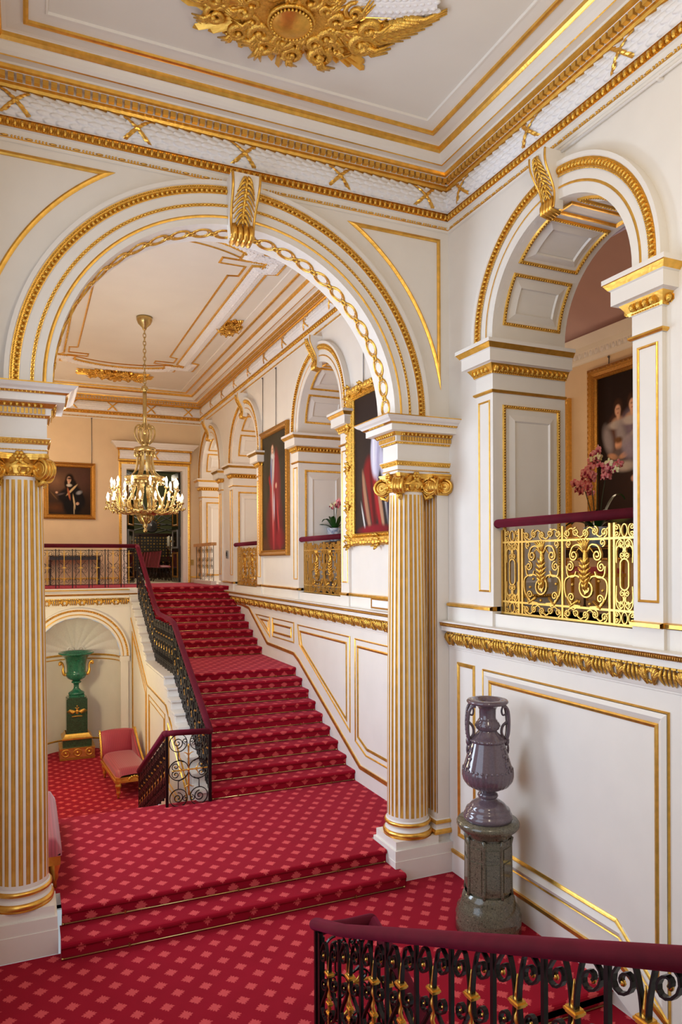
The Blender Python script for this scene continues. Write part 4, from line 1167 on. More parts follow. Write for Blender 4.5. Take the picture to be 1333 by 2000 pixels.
# ------------------------------------------------------------------ gilded gallery balustrades
def gallery_rail(yc, label, w=AR, x=XR + .06):
    t = thing('gallery_balustrade', label, 'balustrade', (x, yc, 3.12), 0, 'gilded balustrades in the gallery arches')
    M = lambda u, v, d: (-d, -u, v); e = (1, 0, 0); G = PALEGOLD
    H = .90; W = w - .01
    us = [W - .012, W - .07, W - .30, W - .355]
    mb = MB()
    for s in (1, -1):
        for u, ww in zip(us, (.026, .018, .024, .024)): mb.bar([M(s * u, 0, 0), M(s * u, H, 0)], ww, .022, G, e)
    mb.bar([M(0, 0, 0), M(0, H, 0)], .024, .022, G, e)
    for v, h in ((.012, .022), (.135, .020), (.765, .020)): mb.bar([M(-W, v, 0), M(W, v, 0)], h, .024, G, e)
    mb.build('frame', t)
    B = lambda mb, pts, w_=.012, dd=.018, m=G: mb.bar([M(a, b, 0) for a, b in pts], w_, dd, m, e)
    for s in (1, -1):      # narrow side fields
        mb = MB(); c = s * (W - .185); hw = .10
        for v0, v1 in ((.025, .125), (.775, .885)):
            vm = (v0 + v1) / 2; hh = (v1 - v0) / 2
            B(mb, [(c + .032 * cos(a * pi / 8), vm + hh * sin(a * pi / 8)) for a in range(17)], .009)
            for q in (1, -1):
                cx = c + q * .075
                B(mb, [(cx + q * .03 * -cos(a * pi / 10) * 1, vm + hh * .96 * sin(a * pi / 10)) for a in range(-5, 6)], .009)
                for r_ in (1, -1): B(mb, spiral((cx + q * .010, vm + r_ * hh * .5), hh * .42, r_ * pi / 2, 1.2, -r_ * q, 12, .25), .008)
        B(mb, [(c + .048 * cos(a * pi / 12) , .45 + (.085 if sin(a * pi / 12) > 0 else -.085) * (1 if abs(sin(a * pi / 12)) > .01 else 0) + .05 * sin(a * pi / 12)) for a in range(25)], .012)
        for r_ in (1, -1):
            B(mb, [(c, .45 + r_ * .135), (c, .45 + r_ * .31)], .010)
            for q in (1, -1):
                B(mb, spiral((c + q * .026, .45 + r_ * .165), .026, -r_ * pi / 2, 1.3, -q * -r_, 14, .25), .008)
                B(mb, spiral((c + q * .045, .45 + r_ * .21), .045, 0 if q > 0 else pi, .6, q * r_, 12, .7), .010)
                B(mb, spiral((c + q * .034, .45 + r_ * .265), .032, -r_ * pi / 2, 1.4, -q * -r_, 14, .25), .009)
                B(mb, crom([(c + q * .09, .45 + r_ * .10), (c + q * .092, .45 + r_ * .25), (c + q * .06, .45 + r_ * .30), (c + q * .03, .45 + r_ * .29)], 4), .010)
        mb.build('side_scrollwork', t)
    for s in (1, -1):
        F = lambda pts, s=s: [(s * a, b) for a, b in pts]
        mb = MB(); L = W - .355; c = L / 2
        for v0, v1, fl in ((.025, .125, 1), (.775, .885, -1)):
            vm = (v0 + v1) / 2
            for k, q in enumerate((.11, .30, .50, .70, .89)):
                sg = 1 if k % 2 else -1
                B(mb, F(spiral((L * q, vm + .008 * sg), .042, pi / 2 * sg, 1.5, sg * (1 if k < 2 else -1), 18, .2)), .010)
            B(mb, F(crom([(.02, vm - .03), (L * .2, vm + .045), (L * .4, vm - .045), (L * .6, vm + .045), (L * .8, vm - .045), (L - .02, vm + .03)], 5)), .010)
        # big scrolls around the acanthus baluster
        for q in (1, -1):
            B(mb, F(crom([(c, .60), (c + q * .03, .66), (c + q * .08, .715), (c + q * .16, .70), (c + q * .20, .63)], 5) + spiral((c + q * .15, .62), .052, 0 if q > 0 else pi, 1.4, -q, 20, .25)[1:]), .013, .022)
            B(mb, F(spiral((c + q * .215, .73), .036, -pi / 2, 1.3, q, 14, .25)), .010)
            B(mb, F(spiral((c + q * .20, .515), .050, pi * .5, 1.5, q, 18, .2)), .011)
            B(mb, F(crom([(c + q * .25, .52), (c + q * .23, .43), (c + q * .15, .42), (c + q * .12, .47)], 5)), .012)
            B(mb, F(crom([(c, .26), (c + q * .08, .42), (c + q * .25, .40), (c + q * .27, .28), (c + q * .20, .17), (c + q * .06, .145)], 5)), .013, .022)
            B(mb, F(spiral((c + q * .185, .225), .048, -pi / 2, 1.5, q, 18, .2)), .011)
        B(mb, F(spiral((c + .02, .315), .105, pi * .5, 1.8, 1, 28, .2)), .014, .024)
        for k in range(9):
            mb.ball(M(s * (c + .20 * cos(k * .7)), .30 + .13 * sin(k * .7), -.012), .016, GOLDC, 6, 4)
        mb.build('scrollwork', t)
        mb = MB()    # acanthus
        mb.tube([M(s * c, .30 + .44 * i / 10, .004) for i in range(11)], lambda q: .010 + .014 * sin(pi * q) ** 2 + .006 * q, GOLDC, 8)
        for k in range(6):
            z = .34 + .045 * k
            for q in (1, -1):
                wd = .085 * sin(pi * (k + 1) / 7.5)
                mb.tube([M(s * c, z - .03, .012), M(s * c + q * wd * .6, z + .01, .026), M(s * c + q * wd, z + .035, .02)], lambda q_: .021 * (1 - .9 * q_) + .001, GOLDC, 5)
        for q in (-1, -.5, 0, .5, 1):
            mb.tube([M(s * c, .66, .006), M(s * c + q * .04, .72, .02), M(s * c + q * .075, .755 + .01 * (1 - abs(q)), .034)], lambda q_: .016 * (1 - .5 * q_), GOLDC, 5)
        for q in (1, -1):
            mb.tube([M(s * c, .63, .0), M(s * c + q * .07, .69, .012), M(s * c + q * .115, .64, .016)], lambda q_: .016 * (1 - .7 * q_), GOLDC, 5)
            mb.tube([M(s * c + q * .10, .20, .0), M(s * c + q * .19, .14, .012), M(s * c + q * .25, .22, .012)], lambda q_: .018 * (1 - .7 * q_), GOLDC, 5)
        mb.build('acanthus_leaf', t)
    handrail([(-.045, W + .01, .965), (-.045, -W - .0, .965)], 'handrail', t, (0, 0, 0), .055, .05)
    return t
gb = gallery_rail(AY[0], 'large gilded scrollwork balustrade with crimson velvet rail in the nearest gallery arch')
dup(gb, (XR + .06, AY[1], 3.12), None, 'gilded balustrade with velvet rail in the gallery arch left of the rococo framed portrait')
dup(gb, (XR + .06, AY[2], 3.12), None, 'gilded balustrade in the gallery arch left of the tall red robed portrait')
# gate across the last arch
t = thing('landing_gate', 'pale wooden topped iron gate in front of the farthest gallery arch', 'gate', (4.45, 19.4, ZT))
mb = MB(); mb.box(-.07, .07, -1.15, .98, 1.02, 1.10, PALEW); mb.build('top_rail', t)
mb = MB(); mb.box(-.07, .07, -1.12, .95, 0, .10, WHITE); mb.build('plinth', t)
Mg = lambda u, v, d: (d, u, v + .1)
mb = MB()
for k in range(5):
    u = .9 - .5 * k; mb.bar([Mg(u, 0, 0), Mg(u, .93, 0)], .012, .014, IRON, (1, 0, 0))
    if k < 4:
        for s in (1, -1):
            for v0 in (.80, .55, .38, .13): mb.bar([Mg(a, b_, 0) for a, b_ in spiral((u - .25 + s * .11, v0), .085, pi / 2 if v0 in (.8, .38) else -pi / 2, 1.5, s * (1 if v0 in (.8, .38) else -1), 18, .2)], .007, .008, BRONZE if s > 0 else IRON, (1, 0, 0))
mb.build('scrollwork', t)

# ------------------------------------------------------------------ vases
vx, vy = 4.245, 6.0
t = thing('vase_pedestal', 'speckled grey green granite pedestal under the violet stone vase', 'pedestal', (vx, vy, 0))
mb = MB()
mb.lathe([(0, 0), (.325, 0), (.325, .10), (.318, .13), (.325, .16), (.305, .19), (.312, .22), (.27, .27), (.262, .33), (.25, .36), (.232, .385)], (0, 0, 0), GRANITE, 48)
mb.build('base', t)
mb = MB()
mb.lathe([(.215, .37), (.212, .40), (.212, .95), (.215, .97)], (0, 0, 0), GRANITE, 32)
for k in range(8):
    a = 2 * pi * (k + .5) / 8; d = Vector((cos(a), sin(a), 0)); n = Vector((-sin(a), cos(a), 0))
    def PMp(s, z, q, d=d, n=n): p = d * (.208 + q) + n * s; return (p.x, p.y, z)
    mb.box(-.088, .088, .40, .93, -.02, .006, GRANITE, lambda x, y, z, f=PMp: f(x, y, z))
    mb.box(-.062, .062, .70, .80, .004, .014, GRANITE, lambda x, y, z, f=PMp: f(x, y + .06, z)); mb.box(-.062, .062, .44, .72, .004, .014, GRANITE, lambda x, y, z, f=PMp: f(x, y, z))
    aa = 2 * pi * k / 8
    mb.tube([(.236 * cos(aa), .236 * sin(aa), .38), (.226 * cos(aa), .226 * sin(aa), .44), (.222 * cos(aa), .222 * sin(aa), .88), (.236 * cos(aa), .236 * sin(aa), .95)], .017, GRANITE, 8)
mb.build('shaft', t)
mb = MB(); mb.lathe([(.215, .95), (.24, .965), (.245, .99), (.29, 1.02), (.312, 1.05), (.312, 1.075), (.295, 1.10), (0, 1.10)], (0, 0, 0), GRANITE, 48); mb.build('top_slab', t)
t = thing('stone_vase', 'glossy violet grey stone vase with looped handles on the granite pedestal', 'vase', (vx, vy, 1.10))
def gad(r, z, a): return r * (1 + .02 * abs(cos(a * 15)) * (1 if .22 < z - .12 < .44 else 0))
mb = MB()
mb.lathe([(0, 0), (.238, 0), (.246, .03), (.236, .062), (.225, .068), (.225, .085), (.215, .11), (.19, .118), (.19, .13), (.165, .16), (.12, .19), (.085, .205), (.08, .215), (.095, .222), (.104, .24), (.095, .262), (.082, .27), (.076, .28)], (0, 0, 0), PORPH, 48)
mb.build('foot', t)
mb = MB()
mb.lathe([(.076, .28), (.09, .295), (.15, .315), (.205, .345), (.238, .39), (.252, .44), (.252, .48), (.246, .505)], (0, 0, 0), PORPH, 120, True, lambda r, z, a: r * (1 + .022 * abs(sin(a * 15))))
mb.lathe([(.246, .505), (.235, .545), (.213, .62), (.193, .69), (.176, .75), (.170, .775)], (0, 0, 0), PORPH, 48)
for k in range(30):
    a = 2 * pi * (k + .5) / 30; mb.ell((.248 * cos(a), .248 * sin(a), .505), (-sin(a) * .018, cos(a) * .018, 0), (cos(a) * .008, sin(a) * .008, 0), (0, 0, .02), PORPH, 6, 4)
mb.lathe([(.170, .775), (.180, .785), (.178, .805), (.16, .815), (.13, .845), (.10, .875), (.092, .89)], (0, 0, 0), PORPH, 48)
for k in range(26):
    a = 2 * pi * k / 26; mb.ball((.176 * cos(a), .176 * sin(a), .795), .014, PORPH, 6, 4)
for (a0, sc_) in ((-3.25, 1), (-1.15, .8), (.9, 1)):      # relief sprays
    for j in range(10):
        q = j / 9; a = a0 + .16 * sin(j * 1.9); z = .52 + .22 * q; r = .243 - .30 * (z - .53) if z > .53 else .243
        mb.ell((r * cos(a), r * sin(a), z), (-sin(a) * .018, cos(a) * .018, .006), (cos(a) * .009, sin(a) * .009, 0), (0, 0, .022), PORPH, 6, 4)
mb.build('body', t)
mb = MB()
mb.lathe([(.092, .89), (.115, .91), (.122, .94), (.115, .97), (.098, .985), (.098, .995), (.088, 1.0), (.082, 1.02), (.084, 1.10), (.105, 1.135), (.15, 1.15), (.195, 1.16), (.208, 1.175), (.208, 1.185), (.195, 1.20), (.16, 1.205), (.10, 1.17), (.07, 1.10), (.06, 1.0), (0, .98)], (0, 0, 0), PORPH, 48)
for k in range(16):
    a = 2 * pi * k / 16; mb.ball((.12 * cos(a), .12 * sin(a), .94), .011, PORPH, 5, 3)
mb.build('neck', t)
for sg in (1, -1):
    d = Vector((.90, -.42, 0)).normalized() * sg; n = Vector((-d.y, d.x, 0))
    mb = MB()
    pts = [(.185, .80), (.20, .86), (.205, .95), (.20, 1.04), (.19, 1.10), (.165, 1.14), (.13, 1.145)]
    for q in (-.022, .022): mb.tube([tuple(d * a + n * q * (1 + i * .12) + Vector((0, 0, b))) for i, (a, b) in enumerate(crom(pts, 4))], .0165, PORPH, 8)
    for i in range(8): a, b = crom(pts, 4)[2 + i * 2]; mb.ball(tuple(d * (a + .012) + Vector((0, 0, b))), .014, PORPH, 6, 4)
    mb.tube([tuple(d * a + Vector((0, 0, b))) for a, b in crom([(.20, .98), (.15, .93), (.14, .86), (.17, .80)], 4)], .014, PORPH, 7)
    mb.tube([tuple(d * a + Vector((0, 0, b))) for a, b in crom([(.195, 1.06), (.155, 1.04), (.14, 1.08), (.15, 1.12)], 4)], .010, PORPH, 7)
    mb.ell(tuple(d * .19 + Vector((0, 0, .78))), d * .03, n * .03, (0, 0, .05), PORPH); mb.ell(tuple(d * .205 + Vector((0, 0, .70))), d * .012, n * .016, (0, 0, .05), PORPH)
    mb.build('handle', t)
# malachite urn in the niche
ux, uy = 1.06, 17.56
t = thing('urn_pedestal', 'square dark malachite pedestal with gilt eagle mount in the shell headed niche', 'pedestal', (ux, uy, ZLOW))
mb = MB(); mb.box(-.37, .37, -.34, .34, 0, .26, TERRA)
for x in (-.25, 0, .25): mb.tube([(x + .08 * cos(a * pi / 7), -.345, .16 + .075 * sin(a * pi / 7)) for a in range(14)], .014, GOLD, 6, True); mb.ball((x, -.345, .16), .035, GOLDC)
mb.box(-.38, .38, -.35, .35, .24, .265, GOLD); mb.box(-.375, .375, -.345, .345, 0, .05, BRONZE); mb.build('plinth', t)
mb = MB(); mb.box(-.31, .31, -.28, .28, .265, .44, MALACHD); mb.build('base_block', t)
mb = MB(); mb.sweep(rect(-.24, .24, -.22, .22)[::-1], [(.085, .44), (.085, .47), (.06, .49), (.03, .52), (.015, .56), (0, .565)], ID, GOLD, True); mb.build('gilt_moulding', t)
mb = MB(); mb.box(-.225, .225, -.21, .21, .46, 1.34, MALACHD); mb.box(-.20, .20, -.19, .19, 1.34, 1.37, MALACHD); mb.box(-.165, .165, -.155, .155, 1.37, 1.42, MALACH); mb.build('shaft', t)
mb = MB()      # spread eagle mount
y = -.222; zc = 1.06
for s in (-1, 1):
    for k in range(7):
        a = .15 + k * .16; L = .19 - .012 * k
        mb.tube([(s * .03, y, zc + .01), (s * (.06 + L * .5 * cos(a * .6)), y - .012, zc + .05 - .045 * k * .35), (s * (.03 + L * cos(a)), y - .006, zc + .02 - L * .62 * sin(a))], lambda q: .014 * (1 - .7 * q), GOLD, 5)
    mb.tube([(0, y, zc + .03), (s * .02, y - .02, zc + .085), (s * .045, y - .02, zc + .09)], lambda q: .016 * (1 - .5 * q), GOLD, 6)
mb.ell((0, y, zc), (.035, 0, 0), (0, .025, 0), (0, 0, .065), GOLD); mb.ball((0, y - .01, zc + .125), .018, GOLD)
mb.tube([(-.11, y, zc - .11), (0, y - .01, zc - .10), (.11, y, zc - .11)], .012, GOLD, 6)
mb.build('eagle_mount', t)
t = thing('malachite_urn', 'wide mouthed green malachite urn with gilt handles on the niche pedestal', 'urn', (ux, uy, ZLOW + 1.42))
mb = MB()
mb.lathe([(0, 0), (.175, 0), (.178, .03), (.165, .05), (.10, .09), (.062, .14), (.056, .20), (.068, .25), (.10, .262), (.11, .28), (.10, .30), (.07, .31)], (0, 0, 0), MALACH, 40); mb.build('foot', t)
mb = MB()
mb.lathe([(.07, .31), (.12, .33), (.19, .37), (.225, .43), (.228, .48), (.222, .50), (.205, .51), (.205, .55), (.212, .68), (.235, .80), (.28, .88), (.35, .925), (.385, .935), (.39, .955), (.375, .972), (.34, .965), (.27, .92), (.2, .8), (.17, .5), (0, .42)], (0, 0, 0), MALACH, 48); mb.build('bowl', t)
for s in (-1, 1):
    mb = MB(); mb.tube([(s * a, 0, b) for a, b in crom([(.215, .45), (.26, .47), (.285, .56), (.275, .64), (.30, .71), (.34, .74), (.355, .70)], 4)], lambda q: .028 + .008 * sin(q * 9), GOLD, 8); mb.ball((s * .352, 0, .70), .035, GOLD); mb.ball((s * .215, 0, .46), .04, GOLDC); mb.build('handle', t)

# ------------------------------------------------------------------ chandelier
def chandelier():
    cx, cy = 2.12, 14.2; t = thing('chandelier', 'gilt brass chandelier with many lit candle lamps hanging over the staircase', 'chandelier', (cx, cy, 4.25))
    Zt = ZC - 4.25
    mb = MB(); mb.lathe([(0, Zt - .26), (.03, Zt - .25), (.05, Zt - .2), (.12, Zt - .13), (.15, Zt - .06), (.155, Zt - .002), (0, Zt - .002)], (0, 0, 0), BRASS, 24); mb.build('canopy', t)
    mb = MB(); z = Zt - .24; k = 0
    while z > 2.78:
        ph = 0 if k % 2 else pi / 2
        mb.tube([(.026 * cos(a * pi / 6) * cos(ph), .026 * cos(a * pi / 6) * sin(ph), z - .04 + .05 * sin(a * pi / 6)) for a in range(12)], .009, BRASS, 5, True); z -= .075; k += 1
    mb.build('chain', t)
    mb = MB(); mb.tube([(0, 0, 2.82), (0, 0, 1.75)], .038, BRASS, 12); mb.ball((0, 0, 2.78), .07, BRASS); mb.lathe([(.05, 1.62), (.08, 1.70), (.05, 1.8), (.04, 1.9)], (0, 0, 0), BRASS, 16)
    for k in range(6):
        a = k * pi / 3; c, s = cos(a), sin(a)
        mb.tube([(r * c, r * s, z) for r, z in crom([(.05, 1.70), (.13, 1.76), (.19, 1.90), (.17, 2.03), (.10, 2.08), (.11, 2.0), (.14, 2.02)], 4)], .016, BRASS, 6)
    mb.build('stem', t)
    mb = MB(); mb.lathe([(0, 1.60), (.12, 1.60), (.17, 1.56), (.20, 1.57), (.205, 1.60), (.20, 1.64), (.15, 1.65), (.06, 1.68)], (0, 0, 0), BRASS, 32)
    for k in range(12): a = k * pi / 6; mb.ell((.19 * cos(a), .19 * sin(a), 1.51), (.022, 0, 0), (0, .022, 0), (0, 0, .05), BRASS, 6, 4)
    mb.build('crown', t)
    mb = MB(); mb.lathe([(.335, 1.0), (.35, 1.0), (.36, 1.03), (.385, 1.05), (.385, 1.08), (.36, 1.085), (.34, 1.06), (.335, 1.0)], (0, 0, 0), BRASS, 48)
    for k in range(30): a = 2 * pi * k / 30; mb.ell((.35 * cos(a), .35 * sin(a), .965), (.018, 0, 0), (0, .018, 0), (0, 0, .04), BRASS, 5, 4)
    mb.build('hoop', t)
    for k in range(8):
        a = 2 * pi * (k + .5) / 8; c, s = cos(a), sin(a); up = (-s, c, 0)
        mb = MB(); mb.bar([(r * c, r * s, z) for r, z in crom([(.15, 1.56), (.155, 1.35), (.20, 1.18), (.33, 1.06)], 5)], .014, .05, BRASS, up); mb.build('upper_strap', t)
        mb = MB(); mb.bar([(r * c, r * s, z) for r, z in crom([(.25, .98), (.22, .88), (.27, .72), (.33, .60), (.30, .47), (.15, .39)], 5)], .014, .075, BRASS, up); mb.build('lower_strap', t)
    mb = MB(); mb.lathe([(0, .30), (.10, .31), (.20, .35), (.27, .39), (.29, .42), (.2, .43), (0, .43)], (0, 0, 0), BRASS, 32)
    mb.lathe([(0, .0), (.035, .02), (.04, .05), (.02, .08), (.03, .10), (.05, .13), (.03, .17), (.04, .2), (.10, .28), (.13, .34), (.0, .36)], (0, 0, 0), BRASS, 20)
    for k in range(8): a = k * pi / 4; mb.tube([(.06 * cos(a), .06 * sin(a), .18), (.13 * cos(a), .13 * sin(a), .26), (.17 * cos(a), .17 * sin(a), .36)], lambda q: .018 * (1 - .6 * q), BRASS, 5)
    mb.build('base_bowl', t)
    def arm_set(r, z, n, off, h, first=[]):
        mb = MB(); mb.tube([(q, 0, w) for q, w in crom([(.26, .40), (.40, .37), (r - .14, .42), (r - .03, z - .10), (r, z)], 4)], lambda q: .020 - .006 * q, BRASS, 6)
        mb.ball((r - .10, 0, .40), .032, BRASS); mb.ball((r + .045, 0, z - .10), .026, BRASS); mb.tube([(r - .03, 0, z - .11), (r + .04, 0, z - .10)], .009, BRASS, 5)
        mb.lathe([(.012, z - .02), (.04, z), (.046, z + .02), (.03, z + .03), (.018, z + .03)], (r, 0, 0), BRASS, 10); mb.lathe([(.02, z + .02), (.02, z + .02 + h), (.0, z + .02 + h)], (r, 0, 0), CANDLE, 8)
        arm = mb.build('arm', t)
        mb = MB(); mb.lathe([(.012, z + .02 + h), (.026, z + .05 + h), (.024, z + .075 + h), (.010, z + .115 + h), (.002, z + .135 + h)], (r, 0, 0), BULB, 8); bl = mb.build('bulb', arm)
        for k in range(n):
            a = 2 * pi * (k + off) / n
            if k == 0: arm.rotation_euler = (0, 0, a)
            else:
                c = arm.copy(); C.objects.link(c); c.parent = t; c.rotation_euler = (0, 0, a)
                d = bl.copy(); C.objects.link(d); d.parent = c
    arm_set(.70, .56, 16, .3, .06); arm_set(.62, .83, 12, .0, .08)
    return t
chandelier()

# ------------------------------------------------------------------ gilded ceiling ornaments and plaster band
def ornament(name, label, loc, rx, ry, n, group, oval=False, disc=.0, sector=(0, 2 * pi), rz=0, wings=False):
    # hangs from the ceiling: rays, acanthus scrolls and a beaded medallion; z points down from the ceiling
    t = thing(name, label, 'ceiling ornament', loc, rz, group)
    rnd = random.Random(n); a0, a1 = sector
    mb = MB()
    for k in range(n):
        a = a0 + (a1 - a0) * (k + .5) / n
        for j in range(5):
            b = a + (j - 2) * (a1 - a0) / n * .2; L = .80 + .20 * (1 - abs(j - 2) / 2) + .12 * (k % 2) - .06
            w = (a1 - a0) / n * .13
            p0 = (rx * .35 * cos(b), ry * .35 * sin(b)); p1 = (rx * L * cos(b), ry * L * sin(b))
            d = Vector((p1[0] - p0[0], p1[1] - p0[1])).normalized(); nn = Vector((-d.y, d.x)) * (rx + ry) * .5 * w * .8
            hh = .045 + .02 * rnd.random()
            mb.add([(p0[0] - nn.x, p0[1] - nn.y, -.002), (p0[0] + nn.x, p0[1] + nn.y, -.002), (p1[0] + nn.x * .9, p1[1] + nn.y * .9, -.002), (p1[0] - nn.x * .9, p1[1] - nn.y * .9, -.002), (p0[0], p0[1], -hh), (p1[0] * .97, p1[1] * .97, -hh * .8), (p1[0] * 1.04, p1[1] * 1.04, -.01)],
                   [(0, 4, 5, 3), (1, 2, 5, 4), (2, 6, 5), (3, 5, 6), (0, 1, 4)], GOLD)
    mb.grid(lambda u, v: (rx * .74 * v * cos(2 * pi * u), ry * .74 * v * sin(2 * pi * u), -.085 * (1 - v ** 3)), 28, 6, GOLDC)
    mb.build('rays', t)
    mb = MB()
    for k in range(n * 2):
        a = a0 + (a1 - a0) * (k + .5) / (n * 2); q = (.34 if k % 2 else .58) + .12 * rnd.random(); c = (rx * q * cos(a), ry * q * sin(a)); s = 1 if k % 2 else -1; r = (.10 + .08 * rnd.random()) * (rx + ry) * .5
        sp = spiral(c, r, rnd.random() * 6.28, 1.5, s, 20, .2)
        mb.tube([(x, y, -.05 - .035 * i / 20) for i, (x, y) in enumerate(sp)], lambda q_: .17 * r + .16 * r * sin(pi * min(1, q_ * 1.2)), GOLDC, 7)
        mb.ball((sp[-1][0], sp[-1][1], -.09), r * .24, GOLDC)
        for j in range(3):
            b = a + (j - 1) * .22
            mb.tube([(c[0], c[1], -.05), (c[0] + r * .9 * cos(b), c[1] + r * .9 * sin(b), -.10), (c[0] + r * 2.0 * cos(b + s * .2), c[1] + r * 2.0 * sin(b + s * .2), -.04)], lambda q_: r * .26 * (1 - .75 * q_), GOLDC, 6)
    mb.build('acanthus_scrolls', t)
    if wings:
        for sg in (-1, 1):
            mb = MB()
            for k in range(13):
                q = k / 12; b = .75 * q; c = (sg * (.35 + .55 * q), -.02 - .34 * q * q); L = .42 - .10 * abs(q - .5)
                for j in range(3):
                    a = -.35 - .25 * q + (.9 - .75 * q) * (j / 2) ; e = (c[0] + sg * L * cos(a), c[1] + L * sin(a))
                    mb.tube([(c[0], c[1], -.035), ((c[0] + e[0]) / 2, (c[1] + e[1]) / 2 + .02, -.075), (e[0], e[1], -.02)], lambda t_: .034 * (1 - .8 * t_), GOLDC if j != 1 else GOLD, 6)
            mb.build('feathered_wing', t)
    if disc:
        mb = MB(); mb.grid(lambda u, v: (disc * (.001 + v) * cos(2 * pi * u), disc * (.001 + v) * sin(2 * pi * u), -.10 - .035 * (1 - v * v)), 28, 5, GOLD)
        for k in range(34): a = 2 * pi * k / 34; mb.ball((disc * 1.05 * cos(a), disc * 1.05 * sin(a), -.10), disc * .085, GOLDC, 6, 4)
        mb.tube([(disc * 1.18 * cos(a), disc * 1.18 * sin(a), -.08) for a in [2 * pi * k / 28 for k in range(28)]], disc * .10, GOLDC, 7, True)
        o = mb.build('medallion', t); o.location = (0, 0, -.03)
    return t
ornament('ceiling_ornament', 'large gilded sunburst cartouche with round medallion on the near ceiling', (2.10, 5.78, ZC - .004), 1.0, .64, 15, 'gilded cartouches on the ceilings', False, .165, wings=True)
ornament('ceiling_ornament', 'gilded cartouche on the far ceiling beside the right hand plaster band', (3.80, 14.1, ZC - .004), .22, .52, 9, 'gilded cartouches on the ceilings', False, .07)
ornament('ceiling_ornament', 'gilded cartouche on the far ceiling above the doorway end of the plaster band', (2.10, 18.78, ZC - .004), .98, .42, 13, 'gilded cartouches on the ceilings', False, .12)
# plaster band, thin gold inner line
def bandpath(off):
    # right half from the middle of the near end round to the middle of the far end, centre (XC, 14.15)
    hx, hy = 1.42 + off, 3.05 + off; e = .17
    q = [(0, hy + .98 - .0)]
    for i in range(1, 9):
        a = pi / 2 - i * (.62 / 8); Rr = 1.95
        q.append((Rr * cos(a), hy + .98 - Rr + Rr * sin(a)))
    q += [(1.17 + off, q[-1][1]), (1.17 + off, hy + .40), (hx + e, hy + .40), (hx + e, hy), (hx, hy - .05)]
    top = [(x, y) for x, y in q]; rt = [(x, -y) for x, y in reversed(q)]
    right = top + rt
    full = right + [(-x, y) for x, y in reversed(right)][1:-1]
    return [(XC + x, 14.15 + y) for x, y in full]
CD = lambda x, y, d: (x, y, ZC - d)
mb = MB(); bp_ = bandpath(0)[::-1]
def leaf_prof():
    return [(.17, 0), (.17, .012), (.15, .03)], None
mb.sweep(bp_, [(-.17, 0), (-.17, .022), (-.145, .028), (-.135, .012), (-.08, .045), (0, .06), (.08, .045), (.135, .012), (.145, .028), (.175, .028), (.175, 0)], CD, [GOLD, GOLD, GOLD, LEAFW, LEAFW, LEAFW, LEAFW, GOLD, GOLD, GOLD], True)
for row, a in enumerate((-.095, -.045, .0, .045, .095)):
    for p, t_ in along(bp_, .085, True):
        p = p + t_ * (.042 if row % 2 else 0)
        c, e1, e2, e3 = frame_at(CD, p, t_, a, .05 - abs(a) * .22)
        mb.ell(c, e1 * .045, e2 * .026, e3 * .016, LEAFW, 5, 3)
eggs(mb, bp_, CD, .158, .03, .04, .015, .014, .012, GOLDC, True, False, 5, 3)
trim(mb)
mb = MB(); pframe(mb, bandpath(-.42)[::-1], CD, .035, .02, GOLD); trim(mb)
# the same plaster band begins beyond the near ornament
mb = MB(); nb = [(XC + 1.95 * cos(a), 3.62 + 1.95 * sin(a)) for a in [pi / 2 + .62 - 1.24 * i / 16 for i in range(17)]]
mb.sweep(nb, [(-.17, 0), (-.17, .022), (-.145, .028), (-.135, .012), (-.08, .045), (0, .06), (.08, .045), (.135, .012), (.145, .028), (.17, .022), (.17, 0)], CD, [GOLD, GOLD, GOLD, LEAFW, LEAFW, LEAFW, LEAFW, GOLD, GOLD, GOLD])
for row, a in enumerate((-.10, -.05, .0, .05, .10)):
    for p, t_ in along(nb, .06):
        p = p + t_ * (.03 if row % 2 else 0); c, e1, e2, e3 = frame_at(CD, p, t_, a, .05 - abs(a) * .22); mb.ell(c, e1 * .034, e2 * .026, e3 * .018, LEAFW, 5, 3)
trim(mb)

